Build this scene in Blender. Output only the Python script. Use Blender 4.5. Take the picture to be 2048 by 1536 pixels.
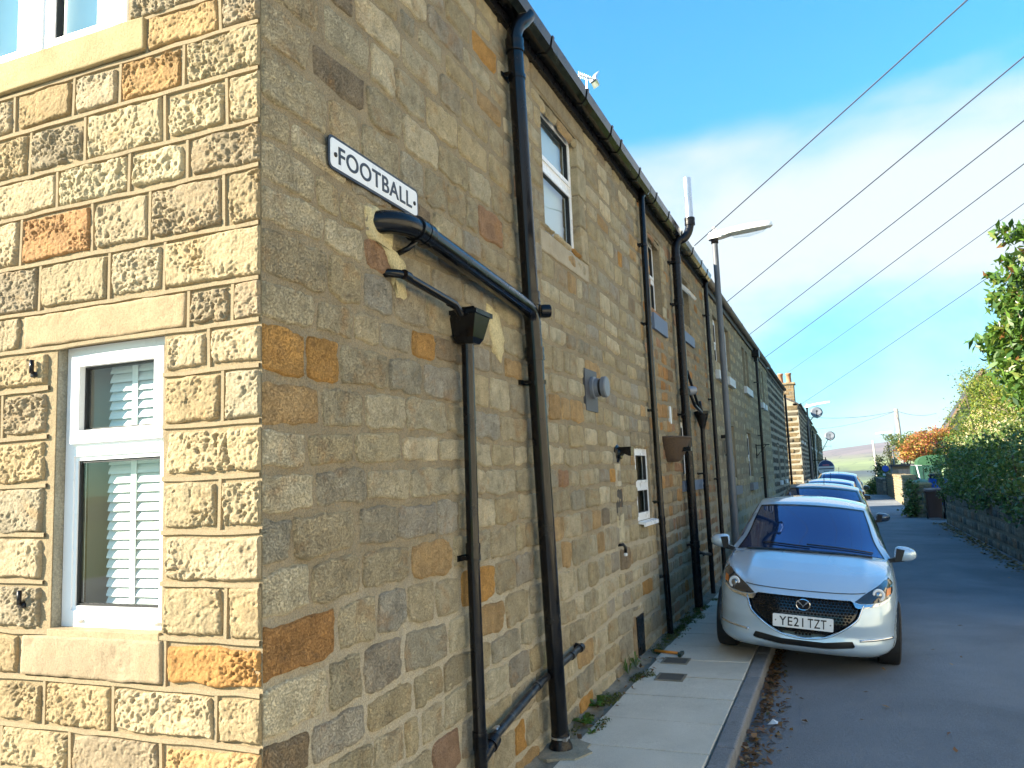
import bpy, bmesh, math, random
import numpy as np
from mathutils import Matrix, Vector, Quaternion
for o in list(bpy.data.objects): bpy.data.objects.remove(o)
scene = bpy.context.scene
COL = scene.collection

# ------------------------------------------------------------------ camera
cam_d = bpy.data.cameras.new('camera'); cam = bpy.data.objects.new('camera', cam_d); COL.objects.link(cam)
cam_d.sensor_width = 36.0; cam_d.lens = 28.125; cam_d.clip_start = 0.05; cam_d.clip_end = 9000
CAM = Vector((1.9, -2.3124, 1.736))
R_ = Vector((0.92561, 0.37643, -0.03932)); D_ = Vector((-0.08038, 0.09399, -0.99232)); F_ = Vector((-0.36985, 0.92166, 0.11726))
m = Matrix((R_, -D_, -F_)).transposed().to_4x4(); m.translation = CAM
cam.matrix_world = m
scene.camera = cam

# ------------------------------------------------------------------ sky, sun, exposure
SUN_AZ, SUN_EL = math.radians(58), math.radians(25.5)       # azimuth from the front wall's normal (-Y) towards -X
to_sun = Vector((-math.sin(SUN_AZ)*math.cos(SUN_EL), -math.cos(SUN_AZ)*math.cos(SUN_EL), math.sin(SUN_EL)))
SKY_STRENGTH, SUN_STRENGTH, EXPOSURE = 0.14, 2.6, 2.9
world = bpy.data.worlds.new('World'); scene.world = world; world.use_nodes = True
nt = world.node_tree; nt.nodes.clear()
def N(t, typ, **kw):
    n = t.nodes.new(typ)
    for k, v in kw.items(): setattr(n, k, v)
    return n
sky = N(nt, 'ShaderNodeTexSky', sky_type='NISHITA', sun_disc=False)
sky.sun_elevation = SUN_EL; sky.sun_rotation = math.atan2(to_sun.x, to_sun.y); sky.air_density = 1.0; sky.dust_density = 0.35; sky.ozone_density = 1.6
bg = N(nt, 'ShaderNodeBackground'); out = N(nt, 'ShaderNodeOutputWorld')
bg.inputs[1].default_value = SKY_STRENGTH
tc = N(nt, 'ShaderNodeTexCoord'); sep = N(nt, 'ShaderNodeSeparateXYZ')
nt.links.new(tc.outputs['Generated'], sep.inputs[0])
mp = N(nt, 'ShaderNodeMapping'); mp.inputs['Scale'].default_value = (1.0, 1.0, 2.6); mp.inputs['Location'].default_value = (0.3, 0.1, 0.0)
nt.links.new(tc.outputs['Generated'], mp.inputs[0])
cn = N(nt, 'ShaderNodeTexNoise'); cn.inputs['Scale'].default_value = 2.9; cn.inputs['Detail'].default_value = 9; cn.inputs['Roughness'].default_value = 0.52; cn.inputs['Distortion'].default_value = 0.25
nt.links.new(mp.outputs[0], cn.inputs['Vector'])
band = N(nt, 'ShaderNodeValToRGB')      # cloud banks lie low round the whole horizon, the sky overhead is clear
e = band.color_ramp.elements
e[0].position = 0.0; e[0].color = (0.30, 0.30, 0.30, 1); e[1].position = 1.0; e[1].color = (0.02, 0.02, 0.02, 1)
for p, v in ((0.06, 0.38), (0.11, 0.36), (0.16, 0.50), (0.23, 0.72), (0.31, 0.76), (0.37, 0.62), (0.43, 0.18), (0.52, 0.04)):
    q = e.new(p); q.color = (v, v, v, 1)
nt.links.new(sep.outputs['Z'], band.inputs[0])
ad = N(nt, 'ShaderNodeMath', operation='ADD'); nt.links.new(cn.outputs['Fac'], ad.inputs[0]); nt.links.new(band.outputs[0], ad.inputs[1])
cl = N(nt, 'ShaderNodeMapRange', interpolation_type='SMOOTHSTEP')
cl.inputs[1].default_value = 0.80; cl.inputs[2].default_value = 1.24; cl.inputs[3].default_value = 0.0; cl.inputs[4].default_value = 0.88
nt.links.new(ad.outputs[0], cl.inputs[0])
mx = N(nt, 'ShaderNodeMix', data_type='RGBA'); mx.inputs['B'].default_value = (0.95, 0.99, 1.0, 1)
tint = N(nt, 'ShaderNodeMix', data_type='RGBA', blend_type='MULTIPLY'); tint.inputs['Factor'].default_value = 1.0
tr = N(nt, 'ShaderNodeValToRGB'); te = tr.color_ramp.elements       # clear sky deepens evenly from horizon to zenith
te[0].position = 0.0; te[0].color = (0.06, 0.14, 0.17, 1); te[1].position = 1.0; te[1].color = (0.14, 0.28, 0.34, 1)
for p, c in ((0.10, (0.075, 0.19, 0.23, 1)), (0.25, (0.10, 0.28, 0.34, 1)), (0.5, (0.10, 0.32, 0.41, 1))): q = te.new(p); q.color = c
nt.links.new(sep.outputs['Z'], tr.inputs[0]); nt.links.new(tr.outputs[0], tint.inputs['B'])
nt.links.new(sky.outputs[0], tint.inputs['A'])
nt.links.new(cl.outputs[0], mx.inputs['Factor']); nt.links.new(tint.outputs['Result'], mx.inputs['A'])
nt.links.new(mx.outputs['Result'], bg.inputs[0]); nt.links.new(bg.outputs[0], out.inputs[0])

sun_d = bpy.data.lights.new('sun', 'SUN'); sun = bpy.data.objects.new('sun', sun_d); COL.objects.link(sun)
sun_d.energy = SUN_STRENGTH; sun_d.angle = math.radians(0.5); sun_d.color = (1.0, 0.89, 0.71)
sun.rotation_euler = (-to_sun).to_track_quat('-Z', 'Y').to_euler(); sun.location = to_sun*60
scene.render.engine = 'CYCLES'
vs = scene.view_settings; vs.view_transform = 'Standard'; vs.look = 'None'; vs.exposure = EXPOSURE; vs.gamma = 1; vs.use_curve_mapping = False

# ------------------------------------------------------------------ helpers
def tag(o, label=None, cat=None, group=None, kind=None):
    if label: o['label'] = label
    if cat: o['category'] = cat
    if group: o['group'] = group
    if kind: o['kind'] = kind
    return o
def thing(name, label, cat, loc=(0, 0, 0), group=None, kind=None):
    o = bpy.data.objects.new(name, None); COL.objects.link(o); o.location = loc; o.empty_display_size = 0.1
    return tag(o, label, cat, group, kind)
def put(name, me, parent=None, kind=None, world=True):
    """link a mesh; with world=True its vertices are world coordinates even under a parent that stands elsewhere"""
    o = bpy.data.objects.new(name, me); COL.objects.link(o)
    if parent is not None:
        o.parent = parent
        if world:
            L = Vector((0, 0, 0)); p = parent
            while p is not None and p.type == 'EMPTY': L = L + p.location; p = p.parent
            o.matrix_parent_inverse = Matrix.Translation(-L)
    if kind: o['kind'] = kind
    return o
def mesh_np(name, V, F, mat, tone=None, smooth=False):
    me = bpy.data.meshes.new(name)
    V = np.asarray(V, np.float32); 
    if isinstance(F, np.ndarray) and F.ndim == 2:
        n, k = F.shape
        me.vertices.add(len(V)); me.vertices.foreach_set('co', V.ravel())
        me.loops.add(n*k); me.loops.foreach_set('vertex_index', F.ravel().astype(np.int32))
        me.polygons.add(n); me.polygons.foreach_set('loop_start', np.arange(0, n*k, k, dtype=np.int32))
        try: me.polygons.foreach_set('loop_total', np.full(n, k, np.int32))
        except Exception: pass
        me.update(calc_edges=True); me.validate()
    else:
        me.from_pydata([tuple(map(float, v)) for v in V], [], [tuple(int(i) for i in f) for f in F]); me.update()
    if mat is not None:
        for mm in (mat if isinstance(mat, (list, tuple)) else [mat]): me.materials.append(mm)
    if tone is not None:
        t = np.asarray(tone, np.float32)
        if t.ndim == 1: t = np.tile(t, (len(V), 1))
        if t.shape[1] == 3: t = np.concatenate([t, np.ones((len(t), 1), np.float32)], 1)
        a = me.attributes.new('tone', 'FLOAT_COLOR', 'POINT'); a.data.foreach_set('color', t.astype(np.float32).ravel())
    if smooth: me.polygons.foreach_set('use_smooth', np.ones(len(me.polygons), bool))
    return me
class MB:
    """collects shapes that belong to ONE object"""
    def __init__(s): s.v = []; s.f = []; s.t = []; s.cur = None
    def add(s, vs, fs):
        b = len(s.v); s.v += [tuple(map(float, p)) for p in vs]; s.f += [tuple(b+i for i in f) for f in fs]
        if s.cur is not None: s.t += [s.cur]*len(vs)
        return s
    def box(s, x0, x1, y0, y1, z0, z1, bev=0.0):
        if bev <= 0:
            vs = [(x, y, z) for z in (z0, z1) for y in (y0, y1) for x in (x0, x1)]
            return s.add(vs, [(0, 2, 3, 1), (4, 5, 7, 6), (0, 1, 5, 4), (1, 3, 7, 5), (3, 2, 6, 7), (2, 0, 4, 6)])
        bm = bmesh.new(); bmesh.ops.create_cube(bm, size=1)
        for w in bm.verts: w.co = Vector(((x0+x1)/2+w.co.x*(x1-x0), (y0+y1)/2+w.co.y*(y1-y0), (z0+z1)/2+w.co.z*(z1-z0)))
        bmesh.ops.bevel(bm, geom=list(bm.edges), offset=bev, segments=2, profile=0.6, affect='EDGES')
        s.bm(bm); return s
    def bm(s, bm):
        bm.verts.index_update(); s.add([w.co[:] for w in bm.verts], [[w.index for w in f.verts] for f in bm.faces]); bm.free()
    def tube(s, pts, r, n=12, cap=True, radii=None):
        pts = [Vector(p) for p in pts]; k = len(pts); vs = []; up = None
        for i, p in enumerate(pts):
            t = (pts[min(i+1, k-1)]-pts[max(i-1, 0)]).normalized()
            if up is None:
                up = Vector((0, 0, 1)) if abs(t.z) < 0.9 else Vector((1, 0, 0))
            a = t.cross(up).normalized(); b = a.cross(t).normalized(); up = b
            rr = radii[i] if radii else r
            for j in range(n):
                th = 2*math.pi*j/n; vs.append(p+a*(math.cos(th)*rr)+b*(math.sin(th)*rr))
        fs = []
        for i in range(k-1):
            for j in range(n):
                j2 = (j+1) % n; fs.append((i*n+j, i*n+j2, (i+1)*n+j2, (i+1)*n+j))
        if cap: fs.append(tuple(range(n))[::-1]); fs.append(tuple((k-1)*n+j for j in range(n)))
        fs = [tuple(reversed(f)) for f in fs]
        return s.add(vs, fs)
    def lathe(s, prof, o=(0, 0, 0), axis=(0, 0, 1), n=24):
        """prof: (r, h) pairs along the axis"""
        q = Vector((0, 0, 1)).rotation_difference(Vector(axis)); vs = []
        for r, h in prof:
            for j in range(n):
                th = 2*math.pi*j/n; vs.append(Vector(o)+q @ Vector((r*math.cos(th), r*math.sin(th), h)))
        fs = []
        for i in range(len(prof)-1):
            for j in range(n):
                j2 = (j+1) % n; fs.append((i*n+j, i*n+j2, (i+1)*n+j2, (i+1)*n+j))
        if prof[0][0] > 1e-5: fs.append(tuple(range(n))[::-1])
        if prof[-1][0] > 1e-5: fs.append(tuple((len(prof)-1)*n+j for j in range(n)))
        return s.add(vs, fs)
    def prism(s, poly, d, to3, close=True):
        """polygon (a,b) extruded through depth pair d=(d0,d1); to3(a,b,d) gives the point"""
        n = len(poly); vs = [to3(a, b, d[0]) for a, b in poly]+[to3(a, b, d[1]) for a, b in poly]
        fs = [tuple(range(n))[::-1], tuple(range(n, 2*n))]+[(i, (i+1) % n, n+(i+1) % n, n+i) for i in range(n)]
        return s.add(vs, fs)
    def quad(s, a, b, c, d): return s.add([a, b, c, d], [(0, 1, 2, 3)])
    def build(s, name, mat, parent=None, smooth=False, kind=None, world=True, recalc=True, auto=None):
        me = mesh_np(name, np.array(s.v), s.f, mat, np.array(s.t) if s.t and len(s.t) == len(s.v) else None, smooth)
        if recalc:
            bm = bmesh.new(); bm.from_mesh(me); bmesh.ops.recalc_face_normals(bm, faces=bm.faces); bm.to_mesh(me); bm.free()
        if smooth and auto is not None: sharp(me, auto)
        return put(name, me, parent, kind, world)
def sharp(me, deg):
    bm = bmesh.new(); bm.from_mesh(me); c = math.radians(deg)
    for ed in bm.edges:
        ed.smooth = not (len(ed.link_faces) == 2 and ed.calc_face_angle(0) > c)
    bm.to_mesh(me); bm.free()
def copy_tree(o, parent=None):
    c = o.copy(); COL.objects.link(c)
    if parent is not None: c.parent = parent; c.matrix_parent_inverse = o.matrix_parent_inverse.copy()
    for ch in list(o.children): copy_tree(ch, c)
    return c

def _h(ix, iy, iz, seed):
    n = (ix.astype(np.int64)*374761393+iy.astype(np.int64)*668265263+iz.astype(np.int64)*1274126177+seed*982451653) & 0xffffffff
    n = ((n ^ (n >> 13))*1274126177) & 0xffffffff; n = ((n ^ (n >> 16))*2246822519) & 0xffffffff
    return ((n ^ (n >> 15)) & 0xffff)/32767.5-1.0
def vnoise(p, seed=0):
    p = np.asarray(p, float); i = np.floor(p).astype(np.int64); f = p-i; f = f*f*f*(f*(f*6-15)+10); r = 0
    for dx in (0, 1):
        wx = f[:, 0] if dx else 1-f[:, 0]
        for dy in (0, 1):
            wy = f[:, 1] if dy else 1-f[:, 1]
            for dz in (0, 1):
                wz = f[:, 2] if dz else 1-f[:, 2]
                r = r+wx*wy*wz*_h(i[:, 0]+dx, i[:, 1]+dy, i[:, 2]+dz, seed)
    return r
def fbm(p, o=4, seed=0, g=0.5):
    r = 0; a = 1.0; p = np.asarray(p, float)
    for k in range(o): r = r+a*vnoise(p*(2.03**k)+k*17.3, seed+k); a *= g
    return r
def sstep(a, b, x): t = np.clip((x-a)/(b-a), 0, 1); return t*t*(3-2*t)

# ------------------------------------------------------------------ materials
def newmat(name):
    mt = bpy.data.materials.new(name); mt.use_nodes = True; t = mt.node_tree; b = t.nodes['Principled BSDF']; return mt, t, b
def noise_node(t, scale, detail=4, rough=0.55, vec=None, dist=0.0):
    n = N(t, 'ShaderNodeTexNoise'); n.inputs['Scale'].default_value = scale; n.inputs['Detail'].default_value = detail
    n.inputs['Roughness'].default_value = rough; n.inputs['Distortion'].default_value = dist
    if vec is None:
        c = N(t, 'ShaderNodeTexCoord'); vec = c.outputs['Object']
    t.links.new(vec, n.inputs['Vector']); return n
def ramp(t, src, stops):
    r = N(t, 'ShaderNodeValToRGB'); el = r.color_ramp.elements
    while len(el) < len(stops): el.new(0.5)
    for q, (p, c) in zip(el, stops):
        q.position = p; q.color = (c, c, c, 1) if isinstance(c, (int, float)) else (*c, 1)
    t.links.new(src, r.inputs[0]); return r
def mixc(t, fac, a, b, mode='MIX'):
    n = N(t, 'ShaderNodeMix', data_type='RGBA', blend_type=mode)
    for s, k in ((fac, 'Factor'), (a, 'A'), (b, 'B')):
        if isinstance(s, (int, float)): n.inputs[k].default_value = s if k == 'Factor' else (s, s, s, 1)
        elif isinstance(s, tuple): n.inputs[k].default_value = (*s, 1)
        else: t.links.new(s, n.inputs[k])
    return n.outputs['Result']
def bump(t, b, h, strength, dist, prev=None):
    n = N(t, 'ShaderNodeBump'); n.inputs['Strength'].default_value = strength; n.inputs['Distance'].default_value = dist
    t.links.new(h, n.inputs['Height'])
    if prev is not None: t.links.new(prev, n.inputs['Normal'])
    t.links.new(n.outputs[0], b.inputs['Normal']); return n.outputs[0]
def plain(name, col, rough=0.6, metal=0.0, spec=0.5, var=0.0, vscale=6, bmp=0.0, bscale=80, coat=0.0, dirt=None):
    mt, t, b = newmat(name); b.inputs['Roughness'].default_value = rough; b.inputs['Metallic'].default_value = metal
    b.inputs['Specular IOR Level'].default_value = spec; b.inputs['Coat Weight'].default_value = coat
    b.inputs['Base Color'].default_value = (*col, 1)
    if var > 0:
        n = noise_node(t, vscale, 6); r = ramp(t, n.outputs['Fac'], ((0.3, 1-var), (0.7, 1+var)))
        c = mixc(t, 1.0, col, r.outputs[0], 'MULTIPLY')
        if dirt:
            n2 = noise_node(t, vscale*0.6, 8, 0.7); r2 = ramp(t, n2.outputs['Fac'], ((0.52, 0.0), (0.72, dirt[1]))); c = mixc(t, r2.outputs[0], c, dirt[0])
        t.links.new(c, b.inputs['Base Color'])
        rr = ramp(t, n.outputs['Fac'], ((0.3, max(rough-0.12, 0.02)), (0.7, min(rough+0.15, 1)))); t.links.new(rr.outputs[0], b.inputs['Roughness'])
    if bmp > 0:
        n = noise_node(t, bscale, 5); bump(t, b, n.outputs['Fac'], bmp, 0.01)
    return mt
def stone_mat(name, s1=9.0, contrast=0.35, soot=0.5, sootcol=(0.055, 0.048, 0.04), speck=0.6, bmp=0.6, bscale=95, stain=(0.40, 0.20, 0.07), stainamt=0.5, dist=0.012, sootlo=0.55):
    """colour per stone from the 'tone' attribute, mottled, pitted and stained"""
    mt, t, b = newmat(name); b.inputs['Roughness'].default_value = 0.93; b.inputs['Specular IOR Level'].default_value = 0.2
    at = N(t, 'ShaderNodeAttribute', attribute_name='tone'); c = at.outputs['Color']
    n1 = noise_node(t, s1, 7, 0.6, dist=0.4); r1 = ramp(t, n1.outputs['Fac'], ((0.28, 1-contrast), (0.5, 1.0), (0.75, 1+contrast*0.8)))
    c = mixc(t, 1.0, c, r1.outputs[0], 'MULTIPLY')
    n2 = noise_node(t, s1*0.55, 8, 0.62, dist=0.8); r2 = ramp(t, n2.outputs['Fac'], ((0.54, 0.0), (0.70, stainamt)))
    c = mixc(t, r2.outputs[0], c, stain)
    n3 = noise_node(t, s1*0.9, 9, 0.68, dist=0.5); r3 = ramp(t, n3.outputs['Fac'], ((sootlo, 0.0), (sootlo+0.17, soot)))
    c = mixc(t, r3.outputs[0], c, sootcol)
    n4 = noise_node(t, bscale, 9, 0.78); r4 = ramp(t, n4.outputs['Fac'], ((0.34, 1-speck), (0.50, 1.0), (0.72, 1+speck*0.4)))
    c = mixc(t, 1.0, c, r4.outputs[0], 'MULTIPLY')
    t.links.new(c, b.inputs['Base Color'])
    n5 = noise_node(t, bscale*0.42, 6, 0.6)
    pn = bump(t, b, n5.outputs['Fac'], bmp*0.8, dist*1.5)
    r6 = ramp(t, n4.outputs['Fac'], ((0.36, 0.0), (0.52, 1.0)))
    bump(t, b, r6.outputs[0], bmp, dist*0.45, pn)
    return mt
def mortar_mat(name, col, col2, bscale=150, bmp=0.5, soot=0.5, moss=False):
    mt, t, b = newmat(name); b.inputs['Roughness'].default_value = 0.95; b.inputs['Specular IOR Level'].default_value = 0.15
    n1 = noise_node(t, 5, 7, 0.65); r1 = ramp(t, n1.outputs['Fac'], ((0.35, 0.0), (0.66, 1.0))); c = mixc(t, r1.outputs[0], col, col2)
    n2 = noise_node(t, 7, 8, 0.7); r2 = ramp(t, n2.outputs['Fac'], ((0.58, 0.0), (0.75, soot))); c = mixc(t, r2.outputs[0], c, (0.075, 0.065, 0.05))
    n3 = noise_node(t, bscale, 3, 0.7); r3 = ramp(t, n3.outputs['Fac'], ((0.35, 0.75), (0.65, 1.2))); c = mixc(t, 1.0, c, r3.outputs[0], 'MULTIPLY')
    t.links.new(c, b.inputs['Base Color'])
    pn = bump(t, b, n3.outputs['Fac'], bmp, 0.008); n4 = noise_node(t, 28, 5); bump(t, b, n4.outputs['Fac'], bmp, 0.02, pn)
    return mt
def glass_mat(name, tint=(0.80, 0.86, 0.84), ior=1.5, refl=1.0):
    mt = bpy.data.materials.new(name); mt.use_nodes = True; t = mt.node_tree; t.nodes.clear()
    o = N(t, 'ShaderNodeOutputMaterial'); tr = N(t, 'ShaderNodeBsdfTransparent'); tr.inputs[0].default_value = (*tint, 1)
    gl = N(t, 'ShaderNodeBsdfGlossy'); gl.inputs['Roughness'].default_value = 0.02; gl.inputs[0].default_value = (refl, refl, refl, 1)
    fr = N(t, 'ShaderNodeFresnel'); ge = N(t, 'ShaderNodeNewGeometry'); mi = N(t, 'ShaderNodeMapRange')      # a thin sheet reflects alike from both sides
    mi.inputs[3].default_value = ior; mi.inputs[4].default_value = 1/ior; t.links.new(ge.outputs['Backfacing'], mi.inputs[0]); t.links.new(mi.outputs[0], fr.inputs[0])
    nz = noise_node(t, 3.0, 2); bp = N(t, 'ShaderNodeBump'); bp.inputs['Strength'].default_value = 0.05; bp.inputs['Distance'].default_value = 0.02
    t.links.new(nz.outputs['Fac'], bp.inputs['Height']); t.links.new(bp.outputs[0], gl.inputs['Normal'])
    mxs = N(t, 'ShaderNodeMixShader'); t.links.new(fr.outputs[0], mxs.inputs[0]); t.links.new(tr.outputs[0], mxs.inputs[1]); t.links.new(gl.outputs[0], mxs.inputs[2])
    t.links.new(mxs.outputs[0], o.inputs[0]); return mt
M = {}
M['front_stone'] = stone_mat('front_stone', 8, 0.25, 0.30, (0.14, 0.10, 0.06), 0.30, 0.6, 170, (0.48, 0.27, 0.09), 0.30, 0.006, 0.60)
M['side_stone'] = stone_mat('side_stone', 9, 0.30, 0.55, (0.10, 0.08, 0.06), 0.42, 0.9, 135, (0.46, 0.24, 0.08), 0.45, 0.012, 0.57)
M['far_stone'] = stone_mat('far_stone', 5, 0.40, 0.65, (0.05, 0.045, 0.04), 0.55, 0.8, 45, (0.36, 0.20, 0.08), 0.40, 0.02, 0.55)
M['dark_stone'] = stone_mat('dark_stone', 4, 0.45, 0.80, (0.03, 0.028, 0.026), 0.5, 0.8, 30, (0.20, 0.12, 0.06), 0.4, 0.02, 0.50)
M['dressed'] = stone_mat('dressed_stone', 6, 0.20, 0.35, (0.16, 0.12, 0.08), 0.30, 0.5, 160, (0.42, 0.28, 0.14), 0.25, 0.004, 0.58)
M['front_mortar'] = mortar_mat('front_mortar', (0.30, 0.235, 0.14), (0.26, 0.205, 0.125), 170, 0.35, 0.15)
M['ribbon'] = mortar_mat('ribbon_mortar', (0.31, 0.245, 0.15), (0.27, 0.215, 0.135), 230, 0.15, 0.10)
M['side_mortar'] = mortar_mat('side_mortar', (0.30, 0.245, 0.15), (0.22, 0.185, 0.12), 130, 0.5, 0.6)
M['pale_mortar'] = mortar_mat('pale_mortar', (0.36, 0.34, 0.27), (0.26, 0.24, 0.18), 130, 0.5, 0.35)
M['white_mortar'] = mortar_mat('white_mortar', (0.40, 0.36, 0.28), (0.30, 0.265, 0.20), 60, 0.4, 0.3)
M['cream_patch'] = mortar_mat('cream_patch', (0.62, 0.53, 0.30), (0.50, 0.42, 0.24), 90, 0.5, 0.25)
M['upvc'] = plain('white_upvc', (0.83, 0.84, 0.84), 0.28, spec=0.5, var=0.02, vscale=3)
M['slat'] = plain('white_slat', (0.80, 0.81, 0.80), 0.4)
M['glass'] = glass_mat('window_glass', ior=1.95)
M['gasket'] = plain('black_gasket', (0.012, 0.012, 0.013), 0.5)
M['black_pvc'] = plain('black_plastic_pipe', (0.004, 0.0045, 0.006), 0.16, spec=0.38, var=0.15, vscale=9)
M['black_iron'] = plain('black_painted_iron', (0.006, 0.006, 0.008), 0.32, spec=0.32, var=0.3, vscale=30, bmp=0.15, bscale=60)
M['old_pipe'] = plain('scuffed_black_pipe', (0.012, 0.013, 0.016), 0.35, var=0.3, vscale=18, dirt=((0.30, 0.29, 0.26), 0.5))
M['room'] = plain('dim_room', (0.10, 0.09, 0.08), 0.9)
M['slate'] = plain('roof_slate', (0.06, 0.062, 0.07), 0.6, var=0.3, vscale=3, bmp=0.3, bscale=20)
M['grey_metal'] = plain('galvanised_grey', (0.24, 0.26, 0.29), 0.45, metal=0.3, var=0.15)
M['zinc'] = plain('zinc_flue', (0.62, 0.63, 0.65), 0.32, metal=0.9, var=0.1)
# ------------------------------------------------------------------ masonry
SIDE = lambda u, v, h, X=0.0: (X+h, u, v)
FRONT = lambda u, v, h: (u, -h, v)
def grid_faces(nu, nv):
    i = np.arange(nu*nv).reshape(nv, nu); a = i[:-1, :-1].ravel(); b = i[:-1, 1:].ravel(); c = i[1:, 1:].ravel(); d = i[1:, :-1].ravel()
    return np.stack([a, b, c, d], 1)
def stone_uvh(u0, u1, v0, v1, step, seed, proud=0.010, rough=0.005, fall=0.018, rnd=0.16, jit=0.008, pit=0.0, sides=(1, 1, 1, 1), wave=None, sink=0.014, tilt=0.004):
    rg = np.random.RandomState(seed); w, hh = u1-u0, v1-v0
    nu = max(4, int(w/step)+2); nv = max(4, int(hh/step)+2)
    s = np.linspace(-1, 1, nu); t = np.linspace(-1, 1, nv)
    # crowd grid lines towards the edges, where the face rolls over
    s = np.sign(s)*(1-(1-np.abs(s))**1.15); t = np.sign(t)*(1-(1-np.abs(t))**1.15)
    S, T = np.meshgrid(s, t); S = S.ravel(); T = T.ravel()
    cl = rnd*sides[0]; cr = rnd*sides[1]
    c = np.where(S < 0, cl, cr)
    X = S*np.sqrt(np.clip(1-c*T*T*T*T, 0.1, 1)); Y = T*np.sqrt(np.clip(1-c*S**4, 0.1, 1))
    U = (u0+u1)/2+X*w/2; Vv = (v0+v1)/2+Y*hh/2
    dl = (1+S)*w/2/max(sides[0], .12); dr = (1-S)*w/2/max(sides[1], .12); db = (1+T)*hh/2/max(sides[2], .12); dt = (1-T)*hh/2/max(sides[3], .12)
    d = np.minimum(np.minimum(dl, dr), np.minimum(db, dt))
    off = seed*0.37 % 50
    P = np.stack([U*1.0+off, Vv*1.0, np.full_like(U, off)], 1)
    ju = fbm(P*11, 3, 1)*jit; jv = fbm(P*11+40, 3, 2)*jit
    ml = np.where(sides[0] < 0.5, sstep(0, .08, (1+S)*w/2), 1); mr = np.where(sides[1] < 0.5, sstep(0, .08, (1-S)*w/2), 1)
    U = U+ju*ml*mr; Vv = Vv+jv
    fl = fall*(0.75+0.5*rg.rand()); k = np.clip(d/fl, 0, 1); k = np.sqrt(1-(1-k)**2)
    H = -sink+(sink+proud)*k
    n = fbm(P*np.array([22, 26, 1]), 3, 3)*rough
    if pit > 0:
        # punched face: blunt lumps, dense round pits, a few deep ones
        n = n+fbm(P*np.array([10, 12, 1]), 2, 9)*pit*0.50+fbm(P*np.array([30, 34, 1]), 2, 4)*pit*0.18
        q = vnoise(P*np.array([92, 98, 1]), 5); n = n-sstep(0.08, 0.34, q)*pit*0.60
        q2 = vnoise(P*np.array([52, 60, 1])+9, 6); n = n-sstep(0.36, 0.56, q2)*pit*0.95
        n = n+vnoise(P*np.array([175, 185, 1]), 7)*pit*0.30
    if pit > 0: n = n*(0.35+0.75*sstep(-.45, .45, vnoise(P*np.array([6, 8, 1])+3, 11)))*rg.uniform(.65, 1.15)
    H = H+n*sstep(0.0, 0.6, k)+((U-(u0+u1)/2)*rg.uniform(-1, 1)+(Vv-(v0+v1)/2)*rg.uniform(-1, 1))*tilt*10*k
    if wave is not None: Vv = Vv+wave(U, Vv)
    return np.stack([U, Vv, H], 1), grid_faces(nu, nv)
def to_world(V, mp): return np.stack(mp(V[:, 0], V[:, 1], V[:, 2]), 1)
SIDE_PAL = [((.46, .385, .245), 28), ((.49, .40, .24), 22), ((.55, .47, .31), 26), ((.40, .345, .24), 16), ((.49, .33, .16), 7), ((.52, .285, .09), 4), ((.41, .36, .27), 11), ((.29, .225, .145), 5), ((.60, .51, .335), 12), ((.42, .26, .155), 2)]
FRONT_PAL = [((.365, .285, .165), 20), ((.34, .255, .14), 16), ((.40, .325, .205), 14), ((.335, .275, .18), 12), ((.38, .24, .11), 5), ((.32, .255, .165), 10)]
ASH_PAL = [((.46, .385, .245), 20), ((.50, .41, .25), 16), ((.40, .33, .22), 14), ((.49, .36, .19), 6)]
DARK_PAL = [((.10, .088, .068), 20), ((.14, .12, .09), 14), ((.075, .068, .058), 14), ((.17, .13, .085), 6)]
GARDEN_PAL = [((.24, .225, .19), 20), ((.31, .275, .215), 14), ((.16, .155, .14), 10), ((.36, .31, .24), 6), ((.30, .215, .15), 4)]
def pick(pal, rg):
    tot = sum(w for _, w in pal); r = rg.random()*tot
    for c, w in pal:
        r -= w
        if r <= 0: break
    k = rg.uniform(0.86, 1.14); d = rg.uniform(-.012, .012)
    return (max(c[0]*k+d, .02), max(c[1]*k, .02), max(c[2]*k-d*.6, .015))
def sub_interval(iv, a, b):
    r = []
    for x0, x1 in iv:
        if b <= x0 or a >= x1: r.append((x0, x1)); continue
        if a-x0 > 0.05: r.append((x0, a))
        if x1-b > 0.05: r.append((b, x1))
    return r
def lay(u0, u1, rows, holes, rg, wmin, wmax, fixed=None):
    """cells (u0,u1,v0,v1) of a coursed wall; rows = course lines from the bottom up; fixed[i] = joints of course i"""
    cells = []
    for i in range(len(rows)-1):
        v0, v1 = rows[i], rows[i+1]; iv = [(u0, u1)]; part = []
        for ha, hb, va, vb in holes:
            lo, hi = max(v0, va), min(v1, vb)
            if hi-lo <= 0.004: continue
            iv = sub_interval(iv, ha, hb)
            rem0, rem1 = (v0, va) if va-v0 > v1-vb else (vb, v1)
            if rem1-rem0 > 0.05: part.append((ha, hb, rem0, rem1))
        spans = [(a, b, v0, v1) for a, b in iv]+part
        for a, b, c, d in spans:
            if fixed and i in fixed: cuts = [a]+[j for j in fixed[i] if a+.03 < j < b-.03]+[b]
            else:
                cuts = [a]; x = a
                while True:
                    st = rg.uniform(wmin, wmax)*(1.0 if rg.random() > .15 else .6); x += st
                    if b-x < wmin*0.7: break
                    cuts.append(x)
                cuts.append(b)
            cells += [(p, q, c, d) for p, q in zip(cuts, cuts[1:]) if q-p > 0.04]
    return cells
def courses(v0, v1, rg, a, b):
    r = [v0]
    while v1-r[-1] > b*1.25: r.append(r[-1]+rg.uniform(a, b))
    r.append(v1); return r
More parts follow.
